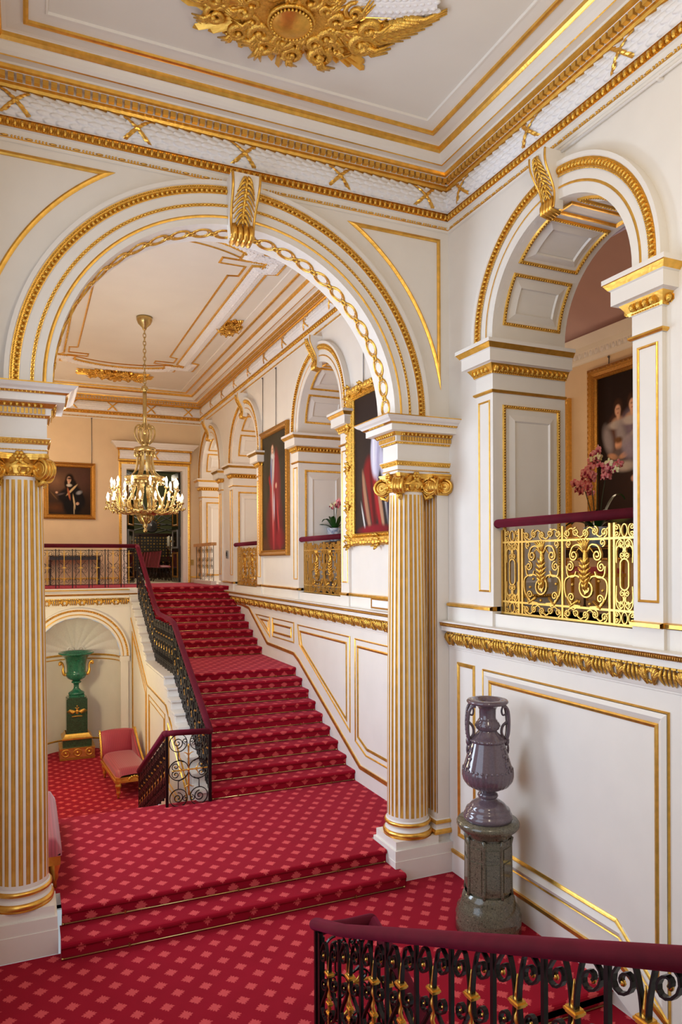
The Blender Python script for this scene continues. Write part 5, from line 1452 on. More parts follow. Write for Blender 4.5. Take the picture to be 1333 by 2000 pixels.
# ------------------------------------------------------------------ pictures
def painting(name, label, M, w, h, fw, fd, paint, nx, ny, style, group=None, chain=None, cat='painting', mat=BRONZE):
    # M(s,t,d): s across, t up from the lower edge of the frame, d out of the wall
    o = Vector(M(w / 2, 0, 0)); t = thing(name, label, cat, o, 0, group)
    mb = MB()
    path = rect(0, w, 0, h)
    if style == 'plain': prof = [(0, 0), (0, fd * .8), (fw * .25, fd), (fw * .45, fd * .75), (fw * .7, fd * .6), (fw * .85, fd * .7), (fw, fd * .4), (fw, .01)]
    else: prof = [(0, 0), (0, fd * .5), (fw * .3, fd), (fw * .6, fd * .9), (fw * .75, fd * .5), (fw * .9, fd * .6), (fw, fd * .35), (fw, .01)]
    mb.sweep(path, prof, M, mat, True)
    eggs(mb, rect(fw * .82, w - fw * .82, fw * .82, h - fw * .82), M, 0, fd * .62, fw * .28, fw * .08, fw * .09, fd * .12, GOLDC if style != 'plain' else mat, True, False, 5, 3)
    if style == 'plain' : eggs(mb, rect(fw * .2, w - fw * .2, fw * .2, h - fw * .2), M, 0, fd * .95, fw * .5, fw * .16, fw * .1, fd * .12, mat, True, False, 5, 3)
    else:
        for i, (p, t_) in enumerate(along(rect(fw * .25, w - fw * .25, fw * .25, h - fw * .25), fw * .55, True)):
            c, e1, e2, e3 = frame_at(M, p, t_, 0, fd * .8); k = 1 + .35 * sin(i * 1.7)
            mb.ell(c, e1 * fw * .30 * k, e2 * fw * .24 * k, e3 * fd * .35, GOLDC, 6, 4)
        for cx, cy in ((0, 0), (w, 0), (w, h), (0, h), (w / 2, h), (w / 2, 0), (0, h / 2), (w, h / 2), (w * .25, h), (w * .75, h), (0, h * .25), (0, h * .75)):
            big_ = 1.0 if (cx in (0, w) and cy in (0, h)) or cx == w / 2 else .7
            for j in range(7):
                a = j * .9; r = fw * .42 * big_
                x = cx + (fw * .3 if cx == 0 else -fw * .3 if cx == w else 0) + r * cos(a); y = cy + (fw * .3 if cy == 0 else -fw * .3 if cy == h else 0) + r * sin(a)
                mb.tube([M(x, y, fd * .7), M(x + r * .5 * cos(a + .8), y + r * .5 * sin(a + .8), fd * 1.15), M(x + r * .6 * cos(a + 1.8), y + r * .6 * sin(a + 1.8), fd * .8)], lambda q: fw * .13 * (1 - .6 * q), GOLDC, 6)
    mb.build('frame', t, o)
    mb = MB(); iw, ih = w - 1.7 * fw, h - 1.7 * fw
    p = [M(fw * .85 + iw * i / nx, fw * .85 + ih * j / ny, .014) for j in range(ny + 1) for i in range(nx + 1)]
    mb.add(p, [(j * (nx + 1) + i, j * (nx + 1) + i + 1, (j + 1) * (nx + 1) + i + 1, (j + 1) * (nx + 1) + i) for j in range(ny) for i in range(nx)], CANVAS, True)
    cv = mb.build('canvas', t, o)
    at = cv.data.color_attributes.new('paint', 'FLOAT_COLOR', 'POINT')
    bg, blobs = paint
    for j in range(ny + 1):
        for i in range(nx + 1):
            x, y = i / nx, j / ny; col = bg(x, y)
            for (cx, cy, rx, ry, rot, c, soft) in blobs:
                dx, dy = (x - cx) * w / h, y - cy; dx, dy = dx * cos(rot) + dy * sin(rot), -dx * sin(rot) + dy * cos(rot)
                d = math.sqrt((dx / rx) ** 2 + (dy / ry) ** 2); k = max(0, min(1, (1 + soft - d) / (2 * soft)))
                if k > 0:
                    sh = 1 - .35 * max(0, dx / rx); cc = lin(c); col = tuple(a * (1 - k) + b * sh * k for a, b in zip(col, cc[:3]))
            at.data[j * (nx + 1) + i].color = (*col, 1)
    if chain:
        mb = MB()
        for s in chain[0]:
            mb.tube([M(s, h - .02, .02), M(s, chain[1], .012)], .008, STEEL, 5); mb.ball(M(s, chain[1], .02), .02, STEEL, 6, 4)
        mb.build('picture_chain', t, o)
    return t
def bgf(c0, c1, n=0):
    a, b = lin(c0), lin(c1)
    return lambda x, y: tuple(p + (q - p) * max(0, min(1, y + .25 * sin(5 * x + 3 * y))) for p, q in zip(a[:3], b[:3]))
def figure(cx, cy, s, hair, coat, skin=(222, 178, 148)):
    return [(cx, cy, .09 * s, .10 * s, 0, hair, .25), (cx - .04 * s, cy - .08 * s, .05 * s, .11 * s, .2, hair, .3), (cx + .07 * s, cy - .08 * s, .05 * s, .11 * s, -.2, hair, .3),
            (cx, cy - .36 * s, .17 * s, .26 * s, 0, coat, .2), (cx, cy - .02 * s, .046 * s, .062 * s, 0, skin, .18), (cx, cy - .10 * s, .035 * s, .04 * s, 0, skin, .2)]
FY = onY(YF, 1)
SK = (206, 164, 138)
pF = [(.50, .72, .30, .22, .3, (104, 74, 58), .9), (.20, .70, .16, .12, .4, (128, 92, 68), .9), (.18, .15, .22, .07, 0, (88, 52, 30), .8), (.85, .75, .2, .2, 0, (84, 56, 48), .9),
      (.56, .30, .20, .36, 0, (22, 18, 20), .15), (.72, .36, .10, .20, .35, (26, 22, 24), .2), (.36, .40, .10, .14, -.5, (28, 22, 22), .25),
      (.50, .72, .088, .135, 0, (28, 18, 14), .2), (.44, .62, .05, .10, .3, (28, 18, 14), .25), (.58, .62, .06, .11, -.2, (28, 18, 14), .25),
      (.485, .735, .043, .062, .05, SK, .14), (.48, .67, .026, .03, 0, SK, .25), (.50, .758, .05, .02, 0, (60, 36, 26), .5), (.468, .738, .007, .005, 0, (60, 34, 28), .5), (.503, .738, .007, .005, 0, (60, 34, 28), .5), (.485, .708, .014, .005, 0, (150, 70, 62), .5),
      (.49, .615, .055, .030, 0, (200, 190, 176), .25), (.55, .52, .022, .15, -.75, (206, 178, 134), .25), (.48, .44, .020, .12, .2, (176, 100, 66), .3), (.60, .28, .016, .14, .15, (214, 190, 150), .3),
      (.72, .47, .06, .035, .4, (146, 146, 152), .4), (.68, .24, .035, .03, .4, SK, .25), (.60, .12, .010, .12, 0, (190, 170, 140), .4), (.20, .46, .026, .022, 0, SK, .3), (.30, .43, .07, .018, .3, (90, 78, 80), .4), (.13, .40, .012, .10, .7, (110, 80, 50), .5)]
painting('framed_portrait', 'dark half length portrait of a long haired figure in black, on the far wall', lambda s, t_, d: (.44 + s, YF - d, 4.84 + t_), 1.31, 1.52, .13, .08, (bgf((44, 30, 22), (72, 50, 40)), pF), 100, 116, 'plain', None, ((1.22,), 2.75))
YW = lambda y1, z0, x=XR: (lambda s, t_, d: (x - d, y1 - s, z0 + t_))
pR = [(.50, .05, .5, .06, 0, (96, 60, 44), .6), (.50, .25, .24, .26, .05, (118, 42, 46), .12), (.52, .55, .15, .26, .05, (150, 56, 58), .12), (.60, .62, .07, .22, .1, (128, 44, 48), .25), (.44, .30, .03, .28, .05, (176, 66, 68), .5), (.56, .28, .02, .26, .1, (102, 24, 32), .5), (.66, .20, .02, .20, .2, (172, 60, 64), .5), (.72, .10, .12, .08, 0, (134, 40, 46), .3),
      (.40, .70, .035, .15, .12, (150, 152, 166), .25), (.46, .72, .022, .13, -.1, (196, 190, 186), .3), (.36, .66, .02, .10, .1, (96, 110, 150), .3), (.42, .50, .018, .22, .02, (190, 160, 156), .5), (.48, .38, .014, .10, 0, (186, 190, 206), .4),
      (.42, .872, .046, .050, 0, (80, 58, 42), .2), (.415, .862, .032, .042, 0, (216, 170, 142), .12), (.405, .868, .006, .004, 0, (80, 50, 40), .5), (.432, .868, .006, .004, 0, (80, 50, 40), .5), (.416, .842, .010, .004, 0, (160, 84, 76), .5), (.43, .805, .05, .022, -.2, (206, 200, 196), .25), (.56, .55, .022, .022, 0, (208, 158, 134), .25), (.30, .60, .022, .05, .5, (150, 44, 50), .3), (.15, .55, .06, .35, .1, (70, 62, 50), .9), (.85, .6, .08, .4, 0, (50, 44, 36), .9)]
painting('framed_portrait', 'tall narrow portrait of a standing figure in a long red robe above the stairs', YW(14.75, 3.80), 1.78, 2.60, .12, .09, (bgf((58, 50, 38), (66, 58, 44)), pR), 90, 150, 'plain', None, ((.12, 1.0), 3.78))
pC = [(0.550, .50, .16, .28, 0, (34, 28, 34), .3), (0.320, .30, .13, .24, .12, (130, 22, 28), .14), (0.250, .22, .035, .24, .30, (164, 120, 92), .14), (0.290, .20, .012, .22, .32, (84, 50, 46), .4), (0.370, .22, .022, .24, .2, (84, 12, 18), .4), (0.450, .25, .035, .24, .25, (158, 30, 36), .3), (0.510, .20, .024, .2, .3, (176, 134, 104), .25), (0.600, .30, .03, .22, .2, (206, 202, 200), .3), (0.690, .22, .07, .24, .1, (36, 34, 62), .25),
      (0.190, .10, .010, .12, .35, (222, 218, 216), .35), (0.400, .03, .25, .035, 0, (128, 18, 34), .3), (0.430, .58, .085, .19, -.06, (206, 202, 220), .14), (0.470, .54, .024, .16, -.1, (168, 162, 190), .4), (0.390, .60, .016, .15, 0, (232, 230, 240), .4), (0.550, .48, .05, .10, .3, (190, 186, 206), .3), (0.610, .74, .06, .075, 0, (214, 168, 146), .16), (0.610, .80, .085, .045, 0, (206, 204, 204), .3), (0.570, .63, .06, .05, 0, (226, 224, 226), .25)]
painting('framed_portrait', 'very large dark portrait with red robe and white sleeve in ornate rococo gilt frame', YW(10.16, 3.92), 2.05, 2.42, .19, .10, (bgf((44, 34, 34), (52, 40, 36)), pC), 110, 130, 'rococo', None, ((.5,), 3.55), 'painting', GOLDC)
def lady(x, y, k, dress, look=0):
    return [(x, y - .20 * k, .115 * k, .17 * k, 0, dress, .2), (x, y - .085 * k, .062 * k, .034 * k, 0, (176, 138, 116), .25), (x, y - .105 * k, .10 * k, .03 * k, 0, (176, 166, 164), .3), (x + look * .004, y + .018 * k, .042 * k, .056 * k, 0, (62, 38, 26), .2), (x, y - .03 * k, .018 * k, .045 * k, 0, SK, .25), (x + look * .006, y - .006 * k, .028 * k, .040 * k, 0, (210, 164, 140), .16), (x - .008 + look * .006, y + .004 * k, .006 * k, .004 * k, 0, (70, 44, 36), .5), (x + .008 + look * .006, y + .004 * k, .006 * k, .004 * k, 0, (70, 44, 36), .5), (x + look * .006, y - .024 * k, .008 * k, .004 * k, 0, (160, 84, 76), .5), (x - .10, y - .20 * k, .045 * k, .10 * k, .3, (150, 142, 148), .4), (x + .10, y - .20 * k, .045 * k, .10 * k, -.3, (142, 136, 150), .4)]
pG = [(.5, .85, .5, .2, 0, (34, 20, 16), .8), (.6, .3, .3, .2, 0, (58, 38, 32), .8)] + lady(.215, .785, .82, (92, 58, 48), -1) + lady(.345, .80, .85, (114, 100, 118), 0) + \
     [(.385, .665, .026, .032, 0, (216, 160, 136), .18), (.375, .61, .042, .042, 0, (176, 164, 158), .25), (.31, .60, .06, .03, .3, (150, 140, 150), .4), (.215, .585, .027, .034, 0, (212, 160, 130), .18), (.215, .61, .030, .018, 0, (110, 74, 46), .4), (.215, .51, .05, .055, 0, (104, 88, 88), .25), (.27, .52, .04, .016, .3, (196, 146, 116), .3), (.16, .52, .04, .016, -.3, (196, 146, 116), .3), (.28, .455, .085, .028, 0, (180, 168, 162), .4), (.32, .55, .05, .05, .5, (140, 130, 150), .5),
      (.42, .46, .022, .09, -.5, (206, 154, 130), .25), (.36, .38, .022, .018, 0, (206, 154, 130), .3), (.45, .24, .020, .13, -.25, (170, 150, 124), .35), (.66, .62, .08, .22, 0, (84, 72, 92), .4), (.66, .80, .032, .042, 0, (206, 156, 130), .2), (.26, .17, .08, .025, .3, (96, 110, 60), .5), (.55, .5, .05, .10, .2, (150, 140, 136), .4)]
painting('framed_group_portrait', 'dark gilt framed group portrait of two women and children behind the pink orchids', YW(8.78, 3.75, 8.2), 2.35, 2.92, .17, .10, (bgf((38, 24, 18), (34, 22, 18)), pG), 150, 186, 'plain', None, ((.4,), 3.05))
painting('framed_picture', 'narrow gilt framed pale picture on the gallery wall left of the orchids', YW(10.6, 3.9, 8.2), 1.38, 2.44, .10, .08, (bgf((226, 196, 160), (232, 206, 176)), [(.84, .78, .06, .06, 0, (120, 96, 90), .3)]), 20, 30, 'plain', None, None, 'picture', PALEGOLD)
painting('framed_picture', 'dark red picture at the far left edge behind the left column', lambda s, t_, d: (XL + d, 17.9 + s, 3.75 + t_), 1.9, 1.9, .12, .08, (bgf((50, 10, 14), (70, 14, 18)), [(.5, .6, .1, .2, 0, (40, 20, 20), .4)]), 16, 16, 'plain')
t = thing('picture_rail', 'thin white picture hanging rod below the cornice at upper right', 'rod', (XR, 4.9, 7.52))
mb = MB(); mb.tube([(-.04, -3.2, 0), (-.04, .62, 0)], .014, WHITE, 8); mb.ball((-.04, .62, 0), .022, WHITE); mb.build('rod', t)
mb = MB(); [mb.box(-.05, -.002, y - .015, y + .015, -.02, .02, WHITE) for y in (.5, -.72, -2)]; mb.build('bracket', t)
# ------------------------------------------------------------------ chaise and sofa
def cushion(mb, fx, mat, nx=10, ny=14): mb.grid(fx, nx, ny, mat, True)
def chaise(loc, rz, label):
    t = thing('chaise_longue', label, 'chaise', loc, rz)
    W, L = .70, 1.62       # x across, y from foot (0) to head (L)
    mb = MB()
    for z0, z1, g in ((.30, .345, .0), (.345, .40, .015)):
        o = [(-W / 2 + g, .04), (-W / 2 + .08, -.0 + g), (W / 2 - .08, g), (W / 2 - g, .04), (W / 2 - g, L), (-W / 2 + g, L)]
        mb.slab(o, ID, z0, z1, GOLD)
    for i in range(7):
        a = i * pi / 6; mb.ell((.09 * cos(a), .0, .36 + .045 * sin(a)), (.025, 0, 0), (0, .02, 0), (0, 0, .025), GOLDC, 6, 4)
    mb.build('gilt_rail', t)
    for x in (-W / 2 + .07, W / 2 - .07):
        for y in (.08, L - .07):
            mb = MB(); mb.lathe([(.05, .34), (.055, .30), (.04, .285), (.058, .26), (.06, .22), (.045, .19), (.034, .12), (.045, .10), (.03, .08), (.02, .05), (.022, .03), (.0, .02)], (x, y, 0), GOLD, 14); mb.ball((x, y, .022), .022, BRONZE)
            mb.build('leg', t)
    mb = MB()
    def top(u, v):
        x = (u - .5) * 2; y = v
        ex = (1 - abs(x) ** 6) ** .4 if abs(x) < 1 else 0; ey = min(1, (min(y, 1 - y) * 12 + .02)) ** .4
        cr = .06 * (1 - abs(x)) ** .0 * (1 - max(0, .10 - y) ** 2 * 0)
        wf = W / 2 - .02 - .07 * max(0, 1 - y / .10) ** 2
        return (x * wf, .02 + y * (L - .06), .40 + .13 * ex * ey + .015 * (1 - x * x))
    mb.grid(top, 16, 24, SILK); mb.build('seat', t)
    mb = MB()
    def back(u, v):        # head end, scrolling outwards
        x = (u - .5) * 2; zz = .42 + .50 * v; yy = L - .10 + .05 * v + .14 * v * v
        e = .05 * (1 - abs(x) ** 4) * (1 - abs(2 * v - 1) ** 4)
        return (x * (W / 2 - .015), yy - e, zz - .03 * abs(x) ** 3 * v)
    mb.grid(back, 14, 12, SILK)
    mb.grid(lambda u, v: (back(u, v)[0], L + .16 * v * v + .02 + .03 * v, back(u, v)[2]), 14, 12, SILK)
    mb.grid(lambda u, v: (back(u, 1)[0], back(u, 1)[1] * (1 - v) + (L + .21) * v, back(u, 1)[2] + .02 * sin(pi * v)), 14, 4, SILK)
    mb.build('head_rest', t)
    mb = MB()
    def arm(u, v):         # side rest sweeping down towards the foot
        y = L - .02 - u * .95; h = .50 * (1 - u) ** 1.6 + .05
        return (W / 2 - .05 + .055 * sin(pi * v) - .0, y, .42 + h * (1 - abs(2 * v - 1)) )
    mb.grid(lambda u, v: (W / 2 - .09 + .09 * v, L - .02 - u * .95, .40 + (.52 * (1 - u) ** 1.5 + .03) * min(1, (sin(pi * v)) ** .35 if 0 < v < 1 else 0)), 18, 8, SILK)
    mb.build('side_rest', t)
    mb = MB()
    mb.tube([(W / 2 - .005, L - .02 - u / 16 * .98, .43 + .54 * (1 - u / 16) ** 1.5) for u in range(17)], .022, GOLD, 8)
    mb.build('gilt_arm_rail', t); mb = MB()
    mb.tube([(-W / 2 + .005, L - .10 + .19 * (v / 10) ** 2 + .05 * v / 10, .40 + .54 * v / 10) for v in range(11)], .022, GOLD, 8)
    for k in range(9): mb.ball((-W / 2, L - .08 + .02 * k, .42 + .055 * k), .026, GOLDC, 6, 4)
    mb.build('gilt_side_frame', t); mb = MB()
    mb.tube([(W / 2 - .005, L - .10 + .19 * (v / 10) ** 2 + .05 * v / 10, .40 + .54 * v / 10) for v in range(11)], .022, GOLD, 8)
    mb.build('gilt_side_frame', t)
    return t
chaise((1.87, 14.0, ZLOW), .07, 'red silk and gilt chaise longue beside the main stair on the lower level')
t = thing('sofa', 'long red sofa half hidden behind the left fluted column', 'sofa', (-.08, 8.9, ZL))
mb = MB(); mb.slab(rect(-.40, .40, -.95, 1.0), ID, .26, .36, GOLD); mb.build('gilt_rail', t)
for x in (-.33, .34):
    for y in (-.86, .9): mb = MB(); mb.lathe([(.05, .27), (.06, .22), (.04, .15), (.045, .11), (.025, .06), (.028, .0), (0, 0)], (x, y, 0), GOLD, 14); mb.build('leg', t)
mb = MB(); mb.grid(lambda u, v: ((u - .5) * .84 * (1 - .02 * (abs(2 * v - 1) ** 8)), -.97 + 1.97 * v, .36 + .15 * ((1 - abs(2 * u - 1) ** 8) * (1 - abs(2 * v - 1) ** 16)) ** .4), 14, 20, SILK); mb.build('seat', t)
mb = MB(); mb.grid(lambda u, v: (-.40 + .16 * (1 - abs(2 * u - 1) ** 4) ** .5 * (1), -.95 + 1.95 * v, .40 + .85 * (u if u < .5 else u)), 12, 6, SILK); mb.box(-.42, -.38, -.95, 1.0, .36, 1.27, SILK); mb.build('backrest', t)

# ------------------------------------------------------------------ orchids
def orchid(loc, label, stems, seed, pot=True):
    rnd = random.Random(seed); t = thing('potted_orchid', label, 'orchid', loc)
    mb = MB(); mb.lathe([(0, 0), (.09, 0), (.10, .02), (.13, .12), (.15, .22), (.155, .25), (.145, .25), (.13, .2), (0, .19)], (0, 0, 0), POTW, 24); mb.build('pot', t)
    mb = MB(); mb.lathe([(.13, .205), (.06, .23), (0, .235)], (0, 0, 0), SOIL, 16); mb.build('moss', t)
    for k in range(8):
        a = k * 2.4 + rnd.random(); L = .24 + .12 * rnd.random(); up = .12 + .16 * rnd.random() * (k % 3)
        mb = MB(); d = Vector((cos(a), sin(a), 0)); n = Vector((-d.y, d.x, 0))
        def lf(u, v): 
            c = d * (.03 + L * u) + Vector((0, 0, .22 + up * sin(pi * .6 * u) * 1.2 - .10 * u * u)); w = .055 * sin(pi * (.08 + .9 * u)) ** .7
            return tuple(c + n * w * (2 * v - 1) + Vector((0, 0, .018 * abs(2 * v - 1))))
        mb.grid(lf, 10, 4, LEAFG); mb.build('leaf', t)
    for (dx, dy, h, lean, nf, yel) in stems:
        mb = MB(); pts = crom([(dx * .2, dy * .2, .20), (dx * .5, dy * .5, .20 + h * .5), (dx * .85, dy * .85, .20 + h * .85), (dx + lean[0] * .6, dy + lean[1] * .6, .20 + h), (dx + lean[0], dy + lean[1], .20 + h * .93)], 5) if False else None
        P = [Vector(p) for p in ((dx * .2, dy * .2, .20), (dx * .5, dy * .5, .20 + h * .5), (dx * .85, dy * .85, .20 + h * .85), (dx + lean[0] * .6, dy + lean[1] * .6, .20 + h), (dx + lean[0], dy + lean[1], .20 + h * .95))]
        Q = []
        for i in range(4):
            for j in range(4): Q.append(P[i].lerp(P[i + 1], j / 4))
        Q.append(P[-1]); mb.tube([tuple(q) for q in Q], .006, STEMG, 5); mb.build('stem', t)
        for k in range(nf):
            q = .55 + .45 * k / nf; p = Q[min(len(Q) - 1, int(q * (len(Q) - 1)))] + Vector((rnd.uniform(-.06, .06), rnd.uniform(-.085, .085), rnd.uniform(-.06, .05)))
            mat = PETALY if (yel and k >= nf - 3) else PETALP
            f = Vector((-1, rnd.uniform(-.6, .4), rnd.uniform(-.2, .4))).normalized(); u = f.cross(Vector((0, 0, 1))).normalized(); w = u.cross(f)
            mb = MB(); s = rnd.uniform(.044, .058)
            for (aa, wd, ln) in ((pi / 2, .7, 1), (pi / 2 + 2.1, .7, 1), (pi / 2 - 2.1, .7, 1), (.25, 1.1, 1.05), (pi - .25, 1.1, 1.05)):
                dd = u * cos(aa) + w * sin(aa); nn = u * -sin(aa) + w * cos(aa)
                mb.ell(p + dd * s * .62 * ln, dd * s * .62 * ln, nn * s * .5 * wd, f * .006, mat, 8, 4)
            mb.ell(p + f * .012 - w * s * .3, u * s * .28, w * s * .35, f * .016, LIPD, 6, 4)
            mb.build('flower', t)
    return t
orchid((6.3, 6.66, 3.84), 'pink orchids in a pale pot standing behind the nearest gallery balustrade',
       [(.0, .22, .58, (-.02, .12), 14, False), (-.02, .08, .70, (-.03, .06), 15, False), (.02, .0, .92, (-.04, -.03), 14, True), (.0, -.18, .76, (-.02, -.16), 14, True)], 3)
orchid((5.25, 12.2, 4.047), 'small pale pink orchid in the second gallery arch', [(0, .05, .50, (-.02, .06), 6, True), (.03, -.04, .52, (0, -.08), 6, False)], 9)
def side_table(loc, label, w, d, h, mat=WOODD):
    t = thing('side_table', label, 'table', loc)
    mb = MB(); mb.box(-w / 2, w / 2, -d / 2, d / 2, h - .03, h, mat); mb.box(-w / 2 - .01, w / 2 + .01, -d / 2 - .01, d / 2 + .01, h - .022, h - .012, BRONZE); mb.build('table_top', t)
    mb = MB(); mb.box(-w / 2 + .02, w / 2 - .02, -d / 2 + .02, d / 2 - .02, h - .12, h - .03, mat); mb.build('apron', t)
    for x in (-w / 2 + .04, w / 2 - .04):
        for y in (-d / 2 + .04, d / 2 - .04): mb = MB(); mb.lathe([(.016, 0), (.02, .03), (.014, .05), (.024, h * .5), (.028, h - .16), (.034, h - .12)], (x, y, 0), mat, 10); mb.build('leg', t)
    return t
side_table((6.3, 6.66, ZT), 'dark wooden table carrying the pink orchids behind the gilded balustrade', .55, 1.0, .76)
side_table((5.25, 12.2, 3.125), 'small dark table under the pale orchid in the second gallery arch', .36, .36, .92)
t = side_table((1.20, 20.32, ZT), 'long dark console table against the far wall behind the landing railing', 1.3, .42, .78)
def gilt_chair(loc, rz, label, group=None):
    t = thing('gallery_chair', label, 'chair', loc, rz, group)
    for x in (-.24, .24):
        for y in (-.22, .22): mb = MB(); mb.lathe([(.016, 0), (.022, .2), (.028, .42)], (x, y, 0), GOLD, 8); mb.build('leg', t)
    mb = MB(); mb.box(-.27, .27, -.25, .25, .38, .43, GOLD); mb.build('seat_rail', t)
    mb = MB(); mb.grid(lambda u, v: ((u - .5) * .52, (v - .5) * .48, .43 + .09 * ((1 - abs(2 * u - 1) ** 6) * (1 - abs(2 * v - 1) ** 6)) ** .5), 10, 10, REDC); mb.build('seat', t)
    mb = MB()
    for x in (-.24, .24): mb.tube([(x, .23, .40), (x, .25, .7), (x, .30, .98)], .018, GOLD, 8)
    for z in (.62, .72, .95): mb.tube([(-.24, .245 + (z - .6) * .12, z), (.24, .245 + (z - .6) * .12, z)], .016, GOLD, 8)
    mb.build('backrest', t); return t
c0 = gilt_chair((7.5, 8.6, ZT), -pi / 2, 'gilt chair with red cushion seen through the left of the nearest balustrade', 'gilt chairs in the gallery')
dup(c0, (7.2, 7.6, ZT), -pi / 2, 'gilt chair with red cushion seen through the middle of the nearest balustrade')
dup(c0, (6.9, 5.75, ZT), -pi / 2, 'gilt chair with red cushion seen through the right of the nearest balustrade')

# ------------------------------------------------------------------ dining room beyond the doorway
def dchair():
    t = thing('dining_chair', 'pink backed dining chair in the row beyond the doorway, first from the left', 'chair', (3.88, 25.52, ZT), pi, 'row of dining chairs beyond the doorway')
    for x in (-.2, .2):
        mb = MB(); mb.tube([(.0 + x * .0 - .24, x, .0), (-.18, x, .25), (-.20, x, .44)], .016, WOODD, 7); mb.build('leg', t)
        mb = MB(); mb.tube([(.34, x, .0), (.24, x, .22), (.20, x, .44)], .016, WOODD, 7); mb.build('leg', t)
    mb = MB(); mb.grid(lambda u, v: (-.23 + .46 * u, -.23 + .46 * v, .43 + .06 * ((1 - abs(2 * u - 1) ** 6) * (1 - abs(2 * v - 1) ** 6)) ** .5), 8, 8, CHAIRP); mb.box(-.22, .22, -.22, .22, .40, .44, WOODD); mb.build('seat', t)
    mb = MB(); mb.xf(ID)
    B = lambda x, y, z: (.20 - x - (z - .44) * .18, y, z)
    mb.box(-.02, .03, -.23, .23, .42, .94, CHAIRP, B); mb.box(-.025, .0, -.235, .235, .93, .96, WOODD, B); mb.build('backrest', t)
    return t
d0 = dchair()
pos = ('second', 'third', 'fourth', 'fifth', 'sixth')
for i, w in enumerate(pos): dup(d0, (3.88, 24.9 - .62 * i, ZT), pi, 'pink backed dining chair in the row beyond the doorway, %s from the left' % w)
t = thing('dining_table', 'dark mahogany dining table beyond the doorway carrying silver candelabra', 'table', (4.62, 23.6, ZT))
mb = MB(); mb.box(-.45, .9, -.6, 1.6, .70, .76, WOODD); mb.build('table_top', t)
mb = MB(); mb.box(-.4, .85, -.55, 1.55, .60, .70, WOODD); mb.build('apron', t)
for x in (-.36, .8):
    for y in (-.5, .5, 1.5): mb = MB(); mb.lathe([(.03, 0), (.045, .1), (.03, .14), (.05, .4), (.055, .60)], (x, y, 0), WOODD, 10); mb.build('leg', t)
def candelabrum(loc, label):
    t = thing('candelabrum', label, 'candelabrum', loc, 0, 'silver candelabra on the dining table')
    mb = MB(); mb.lathe([(0, 0), (.10, 0), (.09, .03), (.03, .06), (.02, .15), (.035, .2), (.02, .25), (.02, .34), (.03, .36), (0, .37)], (0, 0, 0), CHROME, 16)
    for k in range(4):
        a = k * pi / 2 + .4; mb.tube([(0, 0, .25), (.06 * cos(a), .06 * sin(a), .22), (.13 * cos(a), .13 * sin(a), .26), (.14 * cos(a), .14 * sin(a), .32)], .010, CHROME, 6); mb.lathe([(.01, .31), (.03, .33), (.018, .35)], (.14 * cos(a), .14 * sin(a), 0), CHROME, 8)
    mb.build('stand', t)
    for k in range(5):
        a = k * pi / 2 + .4; r = .14 if k < 4 else 0; mb = MB(); mb.lathe([(.016, .34), (.014, .64 + .03 * (k % 2)), (0, .65 + .03 * (k % 2))], (r * cos(a), r * sin(a), 0), CANDLE, 8); mb.build('candle', t)
    return t
cd = candelabrum((4.30, 23.3, ZT + .76), 'left silver candelabrum with ivory candles on the dining table beyond the doorway')
dup(cd, (4.62, 23.5, ZT + .76), .5, 'right silver candelabrum with ivory candles on the dining table beyond the doorway')
t = thing('round_shield', 'round steel shield on the green wall beyond the doorway', 'shield', (4.25, 26.97, 5.0))
mb = MB(); mb.lathe([(0, .10), (.05, .09), (.12, .06), (.2, .035), (.235, .03), (.24, .0), (0, 0)], (0, 0, 0), STEEL, 32); mb.xf(lambda x, y, z: (x, -z, y)); mb.build('disc', t)
k = 0
for cx, cz in ((4.25, 5.0), (5.35, 5.0)):
    for j in range(11):
        a = -.25 + (pi + .5) * j / 10
        if cx > 5 and a < 1.2: continue
        t = thing('wall_sword', 'thin dark sword in the fan of arms on the green wall beyond the doorway', 'sword', (cx, 26.93, cz), 0, 'swords fanned on the green wall')
        mb = MB(); d = (cos(a), sin(a)); mb.bar([(d[0] * .3, 0, d[1] * .3), (d[0] * 1.0, 0, d[1] * 1.0)], .022, .012, STEEL, (0, 1, 0)); mb.build('blade', t)
        mb = MB(); mb.tube([(d[0] * .2, 0, d[1] * .2), (d[0] * .32, 0, d[1] * .32)], .016, BRONZE, 6); mb.build('hilt', t)
def leaf_door(name, hx, hy, ang, label):
    n = struct(MB().build(name)) if False else None
    mb = MB(); w, h = .78, DZ - ZT - .02
    M = lambda s, z, d: (hx + s * cos(ang) - d * sin(ang), hy + s * sin(ang) + d * cos(ang), ZT + .01 + z)
    mb.box(0, w, 0, h, -.03, .03, BLACKP, M); o = struct(mb.build(name))
    mb = MB()
    for (z0, z1) in ((.15, .85), (1.0, 1.5), (1.65, 2.25), (2.4, 3.0)):
        for d in (-.03, .03):
            mb.sweep(rect(.12, w - .12, z0, z1), [(-.02, 0), (-.02, .02 if d > 0 else -.02), (.02, .012 if d > 0 else -.012), (.03, 0)], lambda s, z, q, d=d: M(s, z, d + q), BRONZE if z0 != 1.0 else GREYM, True)
    c = mb.build('panel_moulding', o)
    mb = MB(); [mb.ball(M(w - .07, 1.2, d), .035, BRASS) for d in (-.07, .07)]; [mb.tube([M(w - .07, 1.2, -.07), M(w - .07, 1.2, .07)], .012, BRASS, 6)]; mb.build('door_knob', o)
leaf_door('door_1', DX0 + .03, YF + .27, pi / 2 - .38, '')
leaf_door('door_2', DX1 - .05, YF + .27, pi / 2 + .06, '')

